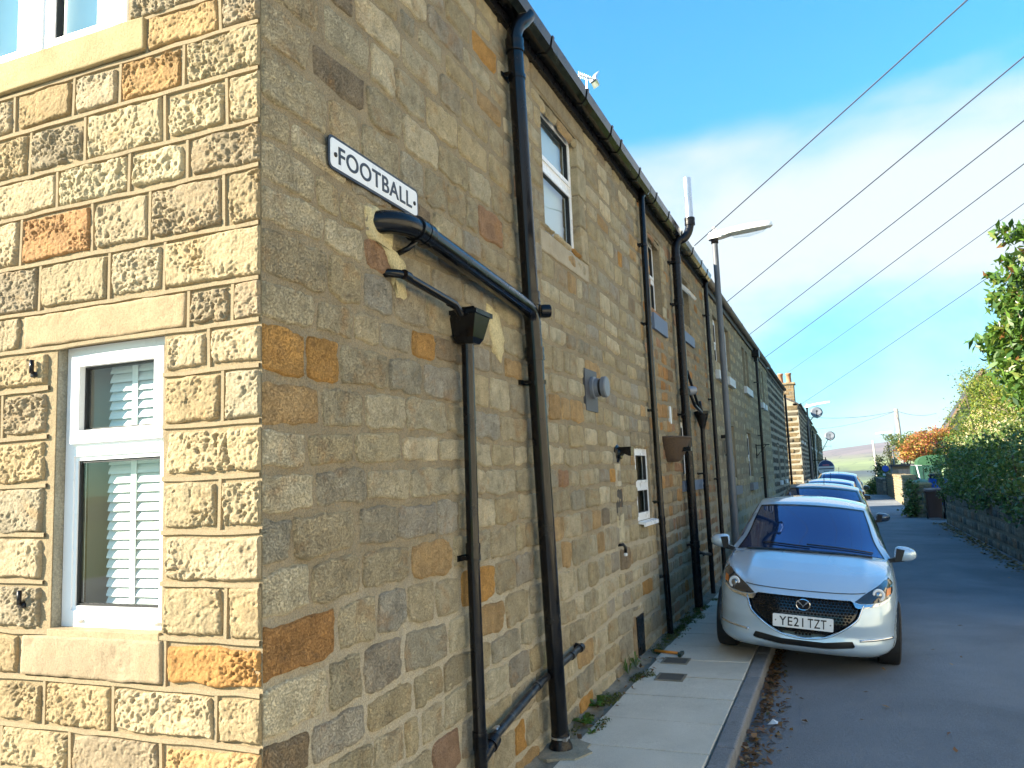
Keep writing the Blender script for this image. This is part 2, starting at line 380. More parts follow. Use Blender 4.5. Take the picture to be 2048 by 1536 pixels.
def panel(mb, u0, u1, v0, v1, holes, mp, depth=0.12):
    """flat wall with real openings and reveals"""
    us = sorted({u0, u1, *[x for h in holes for x in h[:2] if u0 < x < u1]}); vs = sorted({v0, v1, *[x for h in holes for x in h[2:4] if v0 < x < v1]})
    for a, b in zip(us, us[1:]):
        for c, d in zip(vs, vs[1:]):
            um, vm = (a+b)/2, (c+d)/2
            if any(h[0] < um < h[1] and h[2] < vm < h[3] for h in holes): continue
            mb.quad(mp(a, c, 0), mp(b, c, 0), mp(b, d, 0), mp(a, d, 0))
    for a, b, c, d in holes:
        mb.quad(mp(a, c, 0), mp(a, d, 0), mp(a, d, -depth), mp(a, c, -depth)); mb.quad(mp(b, c, 0), mp(b, d, 0), mp(b, d, -depth), mp(b, c, -depth))
        mb.quad(mp(a, c, 0), mp(b, c, 0), mp(b, c, -depth), mp(a, c, -depth)); mb.quad(mp(a, d, 0), mp(b, d, 0), mp(b, d, -depth), mp(a, d, -depth))
def seen_size(p0, p1):
    """rough size in the picture of a thing spanning two points; 0 when out of frame"""
    r = []
    for p in (p0, p1):
        d = Vector(p)-CAM; z = d.dot(F_)
        if z < 0.1: return 0
        r.append((d.dot(R_)/z, d.dot(D_)/z))
    x = (r[0][0]+r[1][0])/2; y = (r[0][1]+r[1][1])/2
    if abs(x) > .70 or abs(y) > .55: return 0
    return abs(r[0][0]-r[1][0])*abs(r[0][1]-r[1][1])
def ring(mb, u0, u1, v0, v1, w, h0, h1, mp, wb=None, wt=None):
    """rectangular frame of four butted bars"""
    wb = w if wb is None else wb; wt = w if wt is None else wt
    for a, b, c, d in ((u0, u0+w, v0, v1), (u1-w, u1, v0, v1), (u0+w, u1-w, v0, v0+wb), (u0+w, u1-w, v1-wt, v1)):
        mb.prism([(a, c), (b, c), (b, d), (a, d)], (h0, h1), mp)
def slab(mb, u0, u1, v0, v1, h0, h1, mp): return mb.prism([(u0, v0), (u1, v0), (u1, v1), (u0, v1)], (h0, h1), mp)
def rough_block(name, u0, u1, v0, v1, h0, h1, mp, mat, tone, parent, seed, bev=0.008, jit=0.004):
    bm = bmesh.new(); bmesh.ops.create_cube(bm, size=1)
    for w in bm.verts: w.co = Vector(((u0+u1)/2+w.co.x*(u1-u0), (v0+v1)/2+w.co.y*(v1-v0), (h0+h1)/2+w.co.z*(h1-h0)))
    bmesh.ops.bevel(bm, geom=list(bm.edges), offset=bev, segments=2, profile=0.5, affect='EDGES')
    long = [e for e in bm.edges if abs(e.verts[0].co.x-e.verts[1].co.x) > (u1-u0)*0.6]
    bmesh.ops.subdivide_edges(bm, edges=long, cuts=max(2, int((u1-u0)/0.12)), use_grid_fill=True)
    V = np.array([v.co[:] for v in bm.verts]); n = fbm(V*6+seed, 3, seed); n2 = fbm(V*9+seed+30, 3, seed)
    for i, v in enumerate(bm.verts):
        if v.co.z > h0+0.01: v.co.z += n[i]*jit; v.co.y += n2[i]*jit
        v.co = Vector(mp(*v.co))
    bmesh.ops.recalc_face_normals(bm, faces=bm.faces)
    me = bpy.data.meshes.new(name); bm.to_mesh(me); bm.free(); me.materials.append(mat)
    a = me.attributes.new('tone', 'FLOAT_COLOR', 'POINT'); a.data.foreach_set('color', np.tile(np.array([*tone, 1], np.float32), len(me.vertices)))
    return put(name, me, parent)
def window(parent, u0, u1, v0, v1, mp, recess=0.10, split=None, bar=0.05, frame_mat='upvc', blind=None, mull=None, name='window'):
    """white framed window in an opening: frame, panes, gaskets; split = height share of the top light"""
    w = thing(name, None, None); w.parent = parent
    f = MB(); ring(f, u0, u1, v0, v1, bar, -recess-.05, -recess, mp)
    cells = [(v0+bar, v1-bar)]
    if split:
        vt = v1-(v1-v0)*split; slab(f, u0+bar, u1-bar, vt-bar*.5, vt+bar*.5, -recess-.05, -recess, mp); cells = [(v0+bar, vt-bar*.5), (vt+bar*.5, v1-bar)]
    cols = [(u0+bar, u1-bar)]
    if mull: um = (u0+u1)/2; cols = [(u0+bar, um-bar*.5), (um+bar*.5, u1-bar)]; slab(f, um-bar*.5, um+bar*.5, v0+bar, v1-bar, -recess-.048, -recess+.002, mp)
    fr = f.build('frame', M[frame_mat], w)
    for k, (c, d) in enumerate(cells):
        for a, b in cols:
            s = MB(); ring(s, a, b, c, d, bar*.55, -recess-.035, -recess+.012, mp); s.build('sash', M[frame_mat], w)
            g = MB(); ring(g, a+bar*.55, b-bar*.55, c+bar*.55, d-bar*.55, .006, -recess-.03, -recess+.004, mp); g.build('gasket', M['gasket'], w)
            p = MB(); p.quad(mp(a, c, -recess-.012), mp(b, c, -recess-.012), mp(b, d, -recess-.012), mp(a, d, -recess-.012)); p.build('pane', M['glass'], w)
    if blind:
        p = MB(); slab(p, u0+.02, u1-.02, v0+.02, v1-.02, -recess-.09, -recess-.08, mp); p.build('blind', blind, w)
    return w
def shade_wave(seed, amp=0.014):
    def f(U, V):
        P = np.stack([U*1.3+seed, V*1.6, np.full_like(U, seed)], 1); return fbm(P, 2, seed)*amp
    return f
def masonry(house, wall, cells, mp, mat, pal, rg, seed, n_obj, gap, kw, kw_stuff, fine=0.014, edge_u=None, tone_fn=None, wave=None, lod=None, name='stone', edge_hi=None):
    """every cell of a coursed wall becomes a stone: the largest in view are objects, the rest one 'stuff' mesh"""
    order = []
    for i, (a, b, c, d) in enumerate(cells):
        order.append((seen_size(mp(a, c, 0), mp(b, d, 0)), i))
    order.sort(reverse=True); chosen = {i for s, i in order[:n_obj] if s > 0}
    SV, SF, ST = [], [], []; base = 0
    for i, (a, b, c, d) in enumerate(cells):
        tone = np.array((tone_fn(a, b, c, d) if tone_fn else None) or pick(pal, rg))
        g = gap*rg.uniform(0.55, 1.25); g2 = gap*rg.uniform(0.55, 1.25)
        sides = [1, 1, 1, 1]; ua, ub = a+g/2, b-g/2
        if edge_u is not None and abs(a-edge_u) < .002: sides[0] = 0.15; ua = a
        if edge_hi is not None and abs(b-edge_hi) < .002: sides[1] = 0.15; ub = b
        va, vb = c+g2/2, d-g2/2
        if i in chosen:
            V, F = stone_uvh(ua, ub, va, vb, fine, seed+i, sides=sides, wave=wave, **kw)
            put(name, mesh_np(name, to_world(V, mp), F, mat, tone, True), wall)
        else:
            V, F = stone_uvh(ua, ub, va, vb, lod or max(b-a, .05)/4.0, seed+i, sides=sides, wave=wave, **kw_stuff)
            SV.append(to_world(V, mp)); SF.append(F+base); ST.append(np.tile(tone, (len(V), 1))); base += len(V)
    if SV:
        put('stonework', mesh_np('stonework', np.concatenate(SV), np.concatenate(SF), mat, np.concatenate(ST), True), wall, 'stuff')
    return len(chosen)

def roof_and_back(house, y0, y1, depth, eave, ridge, x_front=0.0, roofmat='slate', x_over=0.02, skip_near=False):
    """rear wall, gables, pitched slate roof"""
    b = MB(); xf = x_front-0.02; xb = x_front-depth; xm = (xf+xb)/2
    b.quad((xb, y0, -.3), (xb, y1, -.3), (xb, y1, eave), (xb, y0, eave))
    for y in ((y1-.01,) if skip_near else (y0+.01, y1-.01)):
        b.add([(xb, y, -.3), (xf-.12, y, -.3), (xf-.12, y, eave), (xm, y, ridge-.05), (xb, y, eave)], [(0, 1, 2, 3, 4)])
    b.build('rear_wall', M['side_mortar'], house)
    r = MB(); th = .06
    for xe, s in ((x_front+x_over, 1), (xb-.1, -1)):
        ze = eave+.02
        r.add([(xe, y0, ze), (xe, y1, ze), (xm, y1, ridge), (xm, y0, ridge), (xe, y0, ze+th), (xe, y1, ze+th), (xm, y1, ridge+th), (xm, y0, ridge+th)],
              [(0, 1, 2, 3), (4, 5, 6, 7), (0, 1, 5, 4), (0, 3, 7, 4), (1, 2, 6, 5)])
    r.build('roof', M[roofmat], house)

# mortar of the long wall: grey-brown above, repointed paler at the foot
def side_mortar():
    mt, t, b = newmat('side_wall_mortar'); b.inputs['Roughness'].default_value = 0.95; b.inputs['Specular IOR Level'].default_value = 0.15
    tc = N(t, 'ShaderNodeTexCoord'); sp = N(t, 'ShaderNodeSeparateXYZ'); t.links.new(tc.outputs['Object'], sp.inputs[0])
    n0 = noise_node(t, 1.6, 5); ad = N(t, 'ShaderNodeMath', operation='MULTIPLY_ADD'); ad.inputs[1].default_value = -1.6; t.links.new(n0.outputs['Fac'], ad.inputs[0]); t.links.new(sp.outputs['Z'], ad.inputs[2])
    rz = N(t, 'ShaderNodeMapRange'); rz.inputs[1].default_value = 0.15; rz.inputs[2].default_value = 0.75; rz.inputs[3].default_value = 1; rz.inputs[4].default_value = 0; t.links.new(ad.outputs[0], rz.inputs[0])
    n1 = noise_node(t, 5, 7, .65); r1 = ramp(t, n1.outputs['Fac'], ((.35, 0.), (.66, 1.))); c = mixc(t, r1.outputs[0], (.33, .27, .175), (.25, .205, .135))
    c = mixc(t, rz.outputs[0], c, (.46, .40, .29))
    n2 = noise_node(t, 7, 8, .7); r2 = ramp(t, n2.outputs['Fac'], ((.58, 0.), (.76, .55))); c = mixc(t, r2.outputs[0], c, (.085, .075, .06))
    n3 = noise_node(t, 140, 3, .7); r3 = ramp(t, n3.outputs['Fac'], ((.35, .72), (.65, 1.22))); c = mixc(t, 1.0, c, r3.outputs[0], 'MULTIPLY')
    t.links.new(c, b.inputs['Base Color']); pn = bump(t, b, n3.outputs['Fac'], .55, .008); n4 = noise_node(t, 26, 6); bump(t, b, n4.outputs['Fac'], .7, .03, pn)
    return mt
M['side_wall_mortar'] = side_mortar()

# ------------------------------------------------------------------ ground sheets
def heightfield(name, xs, ys, fz, mat, kind='structure', smooth=True):
    X, Y = np.meshgrid(xs, ys); Z = fz(X.ravel(), Y.ravel()); V = np.stack([X.ravel(), Y.ravel(), Z], 1)
    return put(name, mesh_np(name, V, grid_faces(len(xs), len(ys)), mat, None, smooth), None, kind)

# ================================================================== THE CORNER HOUSE
EAVE = 4.93
rg = random.Random(7)
H1 = thing('stone_house', 'corner stone house with sunlit pitted front and street sign on its long side', 'house', (0, 0, 0))
fw = thing('front_wall', None, None); fw.parent = H1
sw = thing('side_wall', None, None); sw.parent = H1
WIN = (-1.03, -0.455, 1.215, 2.344); UP = (-1.75, -0.672, 3.655, 4.75)
HB1 = 6.45
# front: courses read off the photograph
rowsF = [-.02, .16, .34, .51, .68, .85, 1.03, 1.206, 1.401, 1.586, 1.784, 1.979, 2.178, 2.344, 2.502, 2.709, 2.93, 3.105, 3.313, 3.50, 3.655, 3.84, 4.02, 4.20, 4.38, 4.57, 4.75, 4.93]
fixF = {4: [-1.281, -.896, -.442], 5: [-1.044, -.679, -.194], 6: [-1.5], 7: [-1.45, -.155], 8: [-1.52], 9: [-1.4, -.184], 10: [-1.55], 11: [-1.337, -.167], 12: [-1.48, -.235], 13: [-1.6, -.127],
        14: [-1.55, -1.135, -.744, -.457], 15: [-1.26, -.839, -.531, -.166], 16: [-1.42, -1.051, -.647, -.341], 17: [-1.5, -1.221, -.897, -.457, -.146], 18: [-1.326, -.971, -.705, -.366], 19: [-.185], 20: [-.30], 21: [-.16]}
SILL_F = (-1.183, -.429, 1.03, 1.206); LINT_F = (-1.235, -.335, 2.344, 2.502); SILL_U = (-1.95, -.56, 3.515, 3.655)
LEFT_REV = (-1.067, -1.03, 1.206, 2.344)
holesF = [WIN, UP, SILL_F, LINT_F, SILL_U, LEFT_REV]
cells = lay(-1.6, 0.0, rowsF, holesF, rg, .22, .42, fixF)
cellsL = lay(-6.0, -1.6, rowsF, [UP, SILL_U], rg, .26, .46)
ORANGE = (.38, .205, .07)
def front_tone(a, b, c, d):
    if c > 1.02 and d < 1.21 and a > -.5: return ORANGE
    if abs(c-2.709) < .01 and a < -1.2 and b > -.9 : return (.37, .21, .095)
    if abs(c-3.105) < .01 and -.95 < a < -.4: return (.44, .36, .22)
    if abs(c-2.93) < .01 and -1.06 < a < -.6: return (.46, .385, .24)
    if abs(c-3.5) < .03 and a > -.6 and b < -.1: return (.40, .27, .13)
    return None
mb = MB(); panel(mb, -6.0, 0.004, -.3, EAVE, [WIN, UP], FRONT, .16); mb.build('mortar_face', M['front_mortar'], fw)
nf = masonry(H1, fw, cells, FRONT, M['front_stone'], FRONT_PAL, rg, 1000, 90, .034,
             dict(proud=.017, rough=.004, fall=.014, rnd=.07, jit=.007, pit=.0100, sink=.010, tilt=.002), dict(proud=.014, rough=.004, fall=.016, jit=.004, pit=.010), fine=.0036, edge_hi=0.0, tone_fn=front_tone)
masonry(H1, fw, cellsL, FRONT, M['front_stone'], FRONT_PAL, rg, 3000, 0, .034, {}, dict(proud=.010, rough=.004, fall=.016, jit=.004, pit=.010), lod=.03)
# ribbon pointing: flat raised strips along every joint
rb = MB(); rj = random.Random(4)
for i in range(1, len(rowsF)-1):
    v = rowsF[i]; iv = [(-6.0, -.002)]
    for h in (WIN, UP, (SILL_F[0]+.01, SILL_F[1]-.01, SILL_F[2]+.01, SILL_F[3]-.01), (LINT_F[0]+.01, LINT_F[1]-.01, LINT_F[2]+.01, LINT_F[3]-.01), SILL_U, (LEFT_REV[0], LEFT_REV[1], 1.22, 2.33)):
        if h[2] < v < h[3]: iv = sub_interval(iv, h[0], h[1])
    for a, b in iv:
        n = max(1, int((b-a)/.10)); us = np.linspace(a, b, n+1); w = .0075
        top = []; bot = []
        for u in us:
            jj = rj.uniform(-.003, .003); top.append((u, v+w+jj+rj.uniform(-.0015, .0015))); bot.append((u, v-w+jj+rj.uniform(-.0015, .0015)))
        hh = .010+rj.uniform(-.002, .002)
        for k in range(n):
            slab_pts = [bot[k], bot[k+1], top[k+1], top[k]]
            rb.add([FRONT(*p, hh) for p in slab_pts]+[FRONT(p[0], p[1]-.002 if q < 2 else p[1]+.002, -.001) for q, p in enumerate(slab_pts)], [(0, 1, 2, 3), (0, 1, 5, 4), (3, 2, 6, 7)])
for a, b, c, d in cells+cellsL:
    if a < -5.9: continue
    if any(abs(a-h[1]) < .004 and h[2] < (c+d)/2 < h[3] for h in (WIN, UP)): continue
    w = .0065; x = a+rj.uniform(-.003, .003); s = rj.uniform(-.006, .006); hh = .0085
    P = [(x-w, c+.006), (x+w, c+.006), (x+w+s, d-.006), (x-w+s, d-.006)]
    rb.add([FRONT(*p, hh) for p in P]+[FRONT(p[0]+(-.003 if q in (0, 3) else .003), p[1], -.001) for q, p in enumerate(P)], [(0, 1, 2, 3), (1, 2, 6, 5), (0, 3, 7, 4)])
rb.build('ribbon_pointing', M['ribbon'], fw)
def dressed(name, r, mp, tone, seed, parent, h=.012, mat='dressed', step=.012, rough=.002):
    V, F = stone_uvh(r[0]+.006, r[1]-.006, r[2]+.006, r[3]-.006, step, seed, proud=h, rough=rough, fall=.012, rnd=.02, jit=.003, pit=.004, sink=.06, tilt=.0)
    return put(name, mesh_np(name, to_world(V, mp), F, M[mat], np.array(tone), True), parent)
dressed('lintel', LINT_F, FRONT, (.36, .27, .16), 71, H1)
dressed('window_sill', (SILL_F[0], SILL_F[1], SILL_F[2], SILL_F[3]+.004), FRONT, (.34, .265, .17), 72, H1, .018)
rough_block('window_sill', SILL_U[0], SILL_U[1], SILL_U[2], SILL_U[3], -.14, .03, FRONT, M['dressed'], (.40, .315, .17), H1, 9, .006, .003)
rough_block('window_ledge', WIN[0], WIN[1], 1.19, 1.222, -.10, .015, FRONT, M['dressed'], (.36, .28, .17), H1, 10, .004, .003)
mb = MB(); slab(mb, LEFT_REV[0]-.012, LEFT_REV[1]+.002, 1.206, 2.344, -.12, -.004, FRONT); mb.build('jamb_render', M['pale_mortar'], H1)
M['front_glass'] = glass_mat('front_window_glass', ior=1.5)
# ground floor window with its venetian blind
gw = thing('window', None, None); gw.parent = H1
gw['label'] = 'white sash window with venetian blind'
f = MB(); RC = .045
ring(f, -1.03+.005, -.457, 1.222, 2.342, .048, -RC-.06, -RC, FRONT, wb=.062)
slab(f, -.977, -.505, 1.894, 1.956, -RC-.06, -RC+.002, FRONT); f.build('frame', M['upvc'], gw)
s = MB(); ring(s, -.985, -.492, 1.945, 2.305, .046, -RC-.04, -RC+.016, FRONT, wb=.052); s.build('sash', M['upvc'], gw)
s = MB(); ring(s, -.977, -.505, 1.284, 1.894, .018, -RC-.045, -RC-.006, FRONT); s.build('glazing_bead', M['upvc'], gw)
for a, b, c, d in ((-.939, -.538, 1.997, 2.259), (-.959, -.523, 1.302, 1.876)):
    g = MB(); ring(g, a, b, c, d, .009, -RC-.035, -RC-.012, FRONT); g.build('gasket', M['gasket'], gw)
    p = MB(); p.quad(FRONT(a, c, -RC-.02), FRONT(b, c, -RC-.02), FRONT(b, d, -RC-.02), FRONT(a, d, -RC-.02)); p.build('pane', M['front_glass'], gw)
for x in (-.955, -.56):
    k = MB(); k.lathe([(.0, .0), (.016, .0), (.018, .006), (.012, .011), (0, .012)], FRONT(x+.03, 1.25, -RC), (0, -1, 0), 16)
    for q in range(len(k.v)): v = k.v[q]; k.v[q] = (x+.03+(v[0]-x-.03)*1.3, v[1], 1.25+(v[2]-1.25)*.5)
    k.build('drain_cap', M['upvc'], gw, True)
slat = MB()
hw = .024; an = math.radians(66)
for s in (0, 1):
    pass
def slat_mesh():
    mb = MB(); n = 5; P = []
    for i in range(n):
        t = i/(n-1)-.5; du = t*2*hw; cv = .0025*(1-(2*t)**2)
        P.append((du*math.cos(an)-cv*math.sin(an), du*math.sin(an)+cv*math.cos(an)))
    x0, x1 = -.872, -.40
    for i in range(n-1):
        (h0, z0), (h1, z1) = P[i], P[i+1]
        mb.quad((x0, h0, z0), (x1, h0, z0), (x1, h1, z1), (x0, h1, z1)); mb.quad((x0, h0+.0015, z0), (x1, h0+.0015, z0), (x1, h1+.0015, z1), (x0, h1+.0015, z1))
    return mb
bl = slat_mesh().build('slat', M['slat'], gw, True)
zs = np.arange(1.315, 2.30, .0375)
bl.location = (0, .128, zs[0])
for z in zs[1:]:
    c = bl.copy(); COL.objects.link(c); c.location = (rj.uniform(-.002, .002), .128, z)
mb = MB(); mb.box(-.875, -.398, .118, .155, 1.272, 1.292); mb.build('bottom_rail', M['slat'], gw)
for x in (-.745, -.555): mb = MB(); mb.box(x, x+.030, .1165, .118, 1.28, 2.31); mb.build('ladder_tape', M['slat'], gw)
mb = MB(); mb.quad((-1.1, .11, 1.15), (-1.1, .9, 1.15), (-1.1, .9, 2.4), (-1.1, .11, 2.4)); mb.quad((-.38, .11, 1.15), (-.38, .9, 1.15), (-.38, .9, 2.4), (-.38, .11, 2.4)); mb.quad((-1.1, .11, 1.27), (-.38, .11, 1.27), (-.38, .9, 1.27), (-1.1, .9, 1.27)); mb.quad((-1.1, .9, 1.15), (-.38, .9, 1.15), (-.38, .9, 2.4), (-1.1, .9, 2.4)); mb.quad((-1.1, .11, 2.4), (-.38, .11, 2.4), (-.38, .9, 2.4), (-1.1, .9, 2.4))
mb.build('window_recess', plain('cream_plaster', (.78, .74, .64), .8), gw)
# first floor window, white blind pulled down behind the glass
uw = window(H1, UP[0], UP[1], UP[2], UP[3], FRONT, .05, None, .055, blind=M['slat'], mull=True)
for hx, hz in ((-1.135, 2.262), (-1.165, 1.335)):
    k = MB(); k.tube([FRONT(hx, hz-.02, -.01), FRONT(hx, hz-.018, .03), FRONT(hx, hz-.01, .036)], .008, 8); k.tube([FRONT(hx, hz-.02, .034), FRONT(hx, hz+.035, .034)], .009, 8); k.box(hx-.017, hx+.017, -.026, -.004, hz-.034, hz-.016)
    k.build('shutter_hook', M['black_iron'], H1, True)
# long side
W2 = (3.22, 4.12, 3.56, 4.66); W3 = (5.66, 6.30, 1.26, 2.0); HATCH = (5.22, 5.62, .06, .40)
holesS = [W2, W3]
LINT2 = (3.02, 4.36, 4.66, 4.85); SILL2 = (3.08, 4.28, 3.40, 3.56); LINT3 = (5.50, 6.40, 2.0, 2.17); JAMB = [(4.112, 4.34, 3.56, 3.87), (4.112, 4.30, 3.87, 4.14), (4.112, 4.36, 4.14, 4.40), (4.112, 4.29, 4.40, 4.66)]
rg = random.Random(21)
rowsS = courses(-.06, 4.90, rg, .15, .225)
cells = lay(0.0, HB1, rowsS, [W2, W3, LINT2, SILL2, LINT3, (HATCH[0]-.02, HATCH[1]+.02, HATCH[2], HATCH[3]+.03)]+JAMB, rg, .23, .46)
mb = MB(); panel(mb, -.0, HB1, -.3, EAVE, holesS, SIDE, .16); mb.build('mortar_face', M['side_wall_mortar'], sw)
def side_tone(a, b, c, d):
    if 1.0 < c < 1.15 and a < .05: return (.42, .22, .08)
    return None
WV = shade_wave(5, .02)
masonry(H1, sw, cells, SIDE, M['side_stone'], SIDE_PAL, rg, 5000, 300-nf, .020,
        dict(proud=.011, rough=.0055, fall=.012, rnd=.17, jit=.0115, sink=.012, tilt=.003), dict(proud=.011, rough=.003, fall=.014, rnd=.16, jit=.008, sink=.012), fine=.0120, edge_u=0.0, tone_fn=side_tone, wave=WV, lod=.032)
for r, sd in ((LINT2, 1), (LINT3, 3)): dressed('lintel', r, SIDE, (.37, .30, .19), 80+sd, H1, .012, 'side_stone')
rough_block('window_sill', SILL2[0], SILL2[1], SILL2[2], SILL2[3], -.12, .014, SIDE, M['dressed'], (.40, .345, .25), H1, 14, .010, .004)
for k, r in enumerate(JAMB): rough_block('jamb_stone', r[0], r[1]-.012, r[2]+.008, r[3]-.008, -.14, .014, SIDE, M['side_stone'], pick(SIDE_PAL[:4], rg), H1, 20+k, .01, .005)
window(H1, *W2, SIDE, .055, .45, .065, blind=plain('net_curtain', (.55, .66, .76), .8))
window(H1, *W3, SIDE, .022, .52, .05)
mb = MB(); mb.prism([(-.03, 1.262), (.065, 1.245), (.065, 1.205), (.055, 1.205), (.055, 1.225), (-.03, 1.24)], (W3[0]+.01, W3[1]+.03), lambda a, b, d: (a, d, b)); mb.build('window_sill', M['upvc'], H1)
mb = MB(); slab(mb, HATCH[0]+.12, HATCH[1], HATCH[2]-.05, HATCH[3]-.02, -.05, .012, SIDE); mb.build('coal_hatch', M['black_iron'], H1)
rough_block('hatch_stone', HATCH[0]-.02, HATCH[0]+.11, HATCH[2]-.06, HATCH[3], -.05, .01, SIDE, M['side_stone'], (.42, .30, .17), H1, 33, .01, .006)
roof_and_back(H1, 0.0, HB1, 8.0, EAVE, 7.25, skip_near=True)
mb = MB(); mb.add([(-8, .0, EAVE-.001), (0, .0, EAVE-.001), (-4, .0, 7.2)], [(0, 1, 2)]); mb.add([(-8, .0, -.3), (-6.0, .0, -.3), (-6.0, .0, EAVE), (-8, .0, EAVE)], [(0, 1, 2, 3)]); mb.build('gable_top', M['front_mortar'], H1)
# uneven cream mortar patches left where pipes were cut in
def patch(name, pts, seed, mat, parent, h=.022, n=26):
    """lumpy flat blot of mortar on the long wall, outline given by (y,z) points"""
    rgp = random.Random(seed); P = []
    for i in range(len(pts)):
        a, b = pts[i], pts[(i+1) % len(pts)]
        for k in range(4): t = k/4; P.append((a[0]+(b[0]-a[0])*t+rgp.uniform(-.008, .008), a[1]+(b[1]-a[1])*t+rgp.uniform(-.008, .008)))
    cx = sum(p[0] for p in P)/len(P); cz = sum(p[1] for p in P)/len(P); m = len(P)
    vs = [SIDE(*p, .0) for p in P]+[SIDE(cx+(p[0]-cx)*.92, cz+(p[1]-cz)*.92, h+rgp.uniform(-.003, .003)) for p in P]+[SIDE(cx+(p[0]-cx)*.5, cz+(p[1]-cz)*.5, h+rgp.uniform(-.004, .006)) for p in P]+[SIDE(cx, cz, h)]
    fs = [(i, (i+1) % m, m+(i+1) % m, m+i) for i in range(m)]+[(m+i, m+(i+1) % m, 2*m+(i+1) % m, 2*m+i) for i in range(m)]+[(2*m+i, 2*m+(i+1) % m, 3*m) for i in range(m)]
    mb = MB(); mb.add(vs, fs); return mb.build(name, mat, parent, True)
patch('mortar_patch', [(.70, 2.99), (.80, 3.02), (.93, 2.99), (.92, 2.85), (1.05, 2.78), (1.05, 2.62), (.96, 2.60), (.92, 2.72), (.86, 2.82), (.72, 2.86)], 3, M['cream_patch'], H1)
patch('mortar_patch', [(1.36, 3.10), (1.44, 3.08), (1.46, 2.96), (1.38, 2.93), (1.33, 3.0)], 4, M['cream_patch'], H1, .018)
patch('mortar_patch', [(2.02, 2.80), (2.20, 2.76), (2.30, 2.60), (2.22, 2.44), (2.12, 2.50), (2.06, 2.62)], 5, M['cream_patch'], H1, .018)
for k, (za, zb_, tn) in enumerate(((1.62, 1.84, (.68, .60, .44)), (1.38, 1.61, (.13, .115, .095)), (1.12, 1.37, (.66, .58, .38)))): rough_block('repair_stone', 4.85, 5.06, za, zb_, -.05, .010, SIDE, M['side_stone'], tn, H1, 60+k, .012, .006)
patch('mortar_patch', [(2.78, .60), (2.90, .60), (2.90, .50), (2.78, .50)], 7, M['cream_patch'], H1, .016)
# ================================================================== SECOND HOUSE (shares the wall line)
HB2 = 11.15
def terrace(name, label, y0, y1, eave, holes, dressing, mat, pal, seed, mortar, cw, ch, gap, kw, depth=8.0, ridge=7.25, x=0.0, n_obj=0, lod=.05, hi_gable=False, group=None, ragged=None):
    h = thing(name, label, 'house', (x, y0, 0), group); mp = (lambda u, v, d: (x+d, u, v))
    rg = random.Random(seed); w = thing('side_wall', None, None); w.parent = h
    mb = MB(); panel(mb, y0, y1, -.3, eave, holes, mp, .16); mb.build('mortar_face', M[mortar], w)
    rows = courses(-.06, eave-.02, rg, *ch)
    cells = lay(y0, y1, rows, holes+dressing, rg, *cw)
    masonry(h, w, cells, mp, M[mat], pal, rg, seed*100, n_obj, gap, kw, kw, fine=.025, lod=lod, wave=shade_wave(seed, .012))
    roof_and_back(h, y0+.001, y1-.001, depth, eave, ridge, x)
    return h, mp, rg
blue_slate = plain('blue_grey_sill', (.13, .17, .25), .6, var=.15, vscale=8)
W = dict(a=(6.95, 7.62, 3.62, 4.62), b=(9.02, 9.72, 3.73, 4.56), c=(8.35, 8.95, 1.62, 2.42), d=(9.05, 9.62, 1.52, 2.40))
dr = [(6.90, 7.70, 3.40, 3.62), (6.85, 7.78, 4.62, 4.80), (8.92, 9.82, 3.56, 3.73), (8.9, 9.9, 4.56, 4.78), (8.2, 9.75, 1.46, 1.62), (8.2, 9.75, 2.42, 2.62)]
H2, mp2, rg2 = terrace('stone_house', 'brownish stone house with thick iron soil stack, next along from the corner house', HB1, HB2, EAVE, [W['a'], W['b'], W['c']], dr, 'side_stone', [((.40, .315, .195), 20), ((.43, .325, .185), 16), ((.36, .29, .185), 14), ((.48, .275, .115), 7), ((.49, .24, .08), 3), ((.31, .205, .115), 6), ((.42, .245, .14), 4)], 31, 'side_wall_mortar', (.17, .36), (.14, .20), .018, dict(proud=.009, rough=.003, fall=.02, rnd=.16, jit=.008, sink=.010), n_obj=150)
for r in (dr[1], dr[3], dr[5]): dressed('lintel', r, SIDE, (.33, .27, .18), int(r[0]*10), H2, .012, 'side_stone', .03)
for r in (dr[0], dr[2], dr[4]):
    mb = MB(); slab(mb, r[0], r[1], r[2]+.02, r[3]-.005, -.10, .035, SIDE); mb.build('window_sill', blue_slate, H2)
window(H2, *W['a'], SIDE, .09, .5, .05); wb = window(H2, *W['b'], SIDE, .12, .45, .05); window(H2, *W['c'], SIDE, .08, .4, .05)
# top light hanging open
mb = MB(); v1 = W['b'][3]-.06; an = math.radians(42); ln = .30
def hung(u, t, o): return (-.10+math.sin(an)*t+o*math.cos(an), u, v1-math.cos(an)*t+o*math.sin(an))
for a, b, c, d in ((9.07, 9.67, 0, .045), (9.07, 9.67, ln-.045, ln), (9.07, 9.115, .045, ln-.045), (9.625, 9.67, .045, ln-.045)): mb.prism([(a, c), (b, c), (b, d), (a, d)], (0, .04), hung)
os_ = mb.build('open_sash', M['upvc'], H2)
mb = MB(); mb.quad(hung(9.1, .04, .02), hung(9.64, .04, .02), hung(9.64, ln-.04, .02), hung(9.1, ln-.04, .02)); mb.build('pane', M['glass'], os_, world=False)
for k in range(6):
    z = 3.66+k*.16; rough_block('jamb_stone', 7.625, 7.625+(.26 if k % 2 else .16), z, z+.15, -.12, .02, SIDE, M['side_stone'], pick(SIDE_PAL[:4], rg2), H2, 40+k, .02, .008)

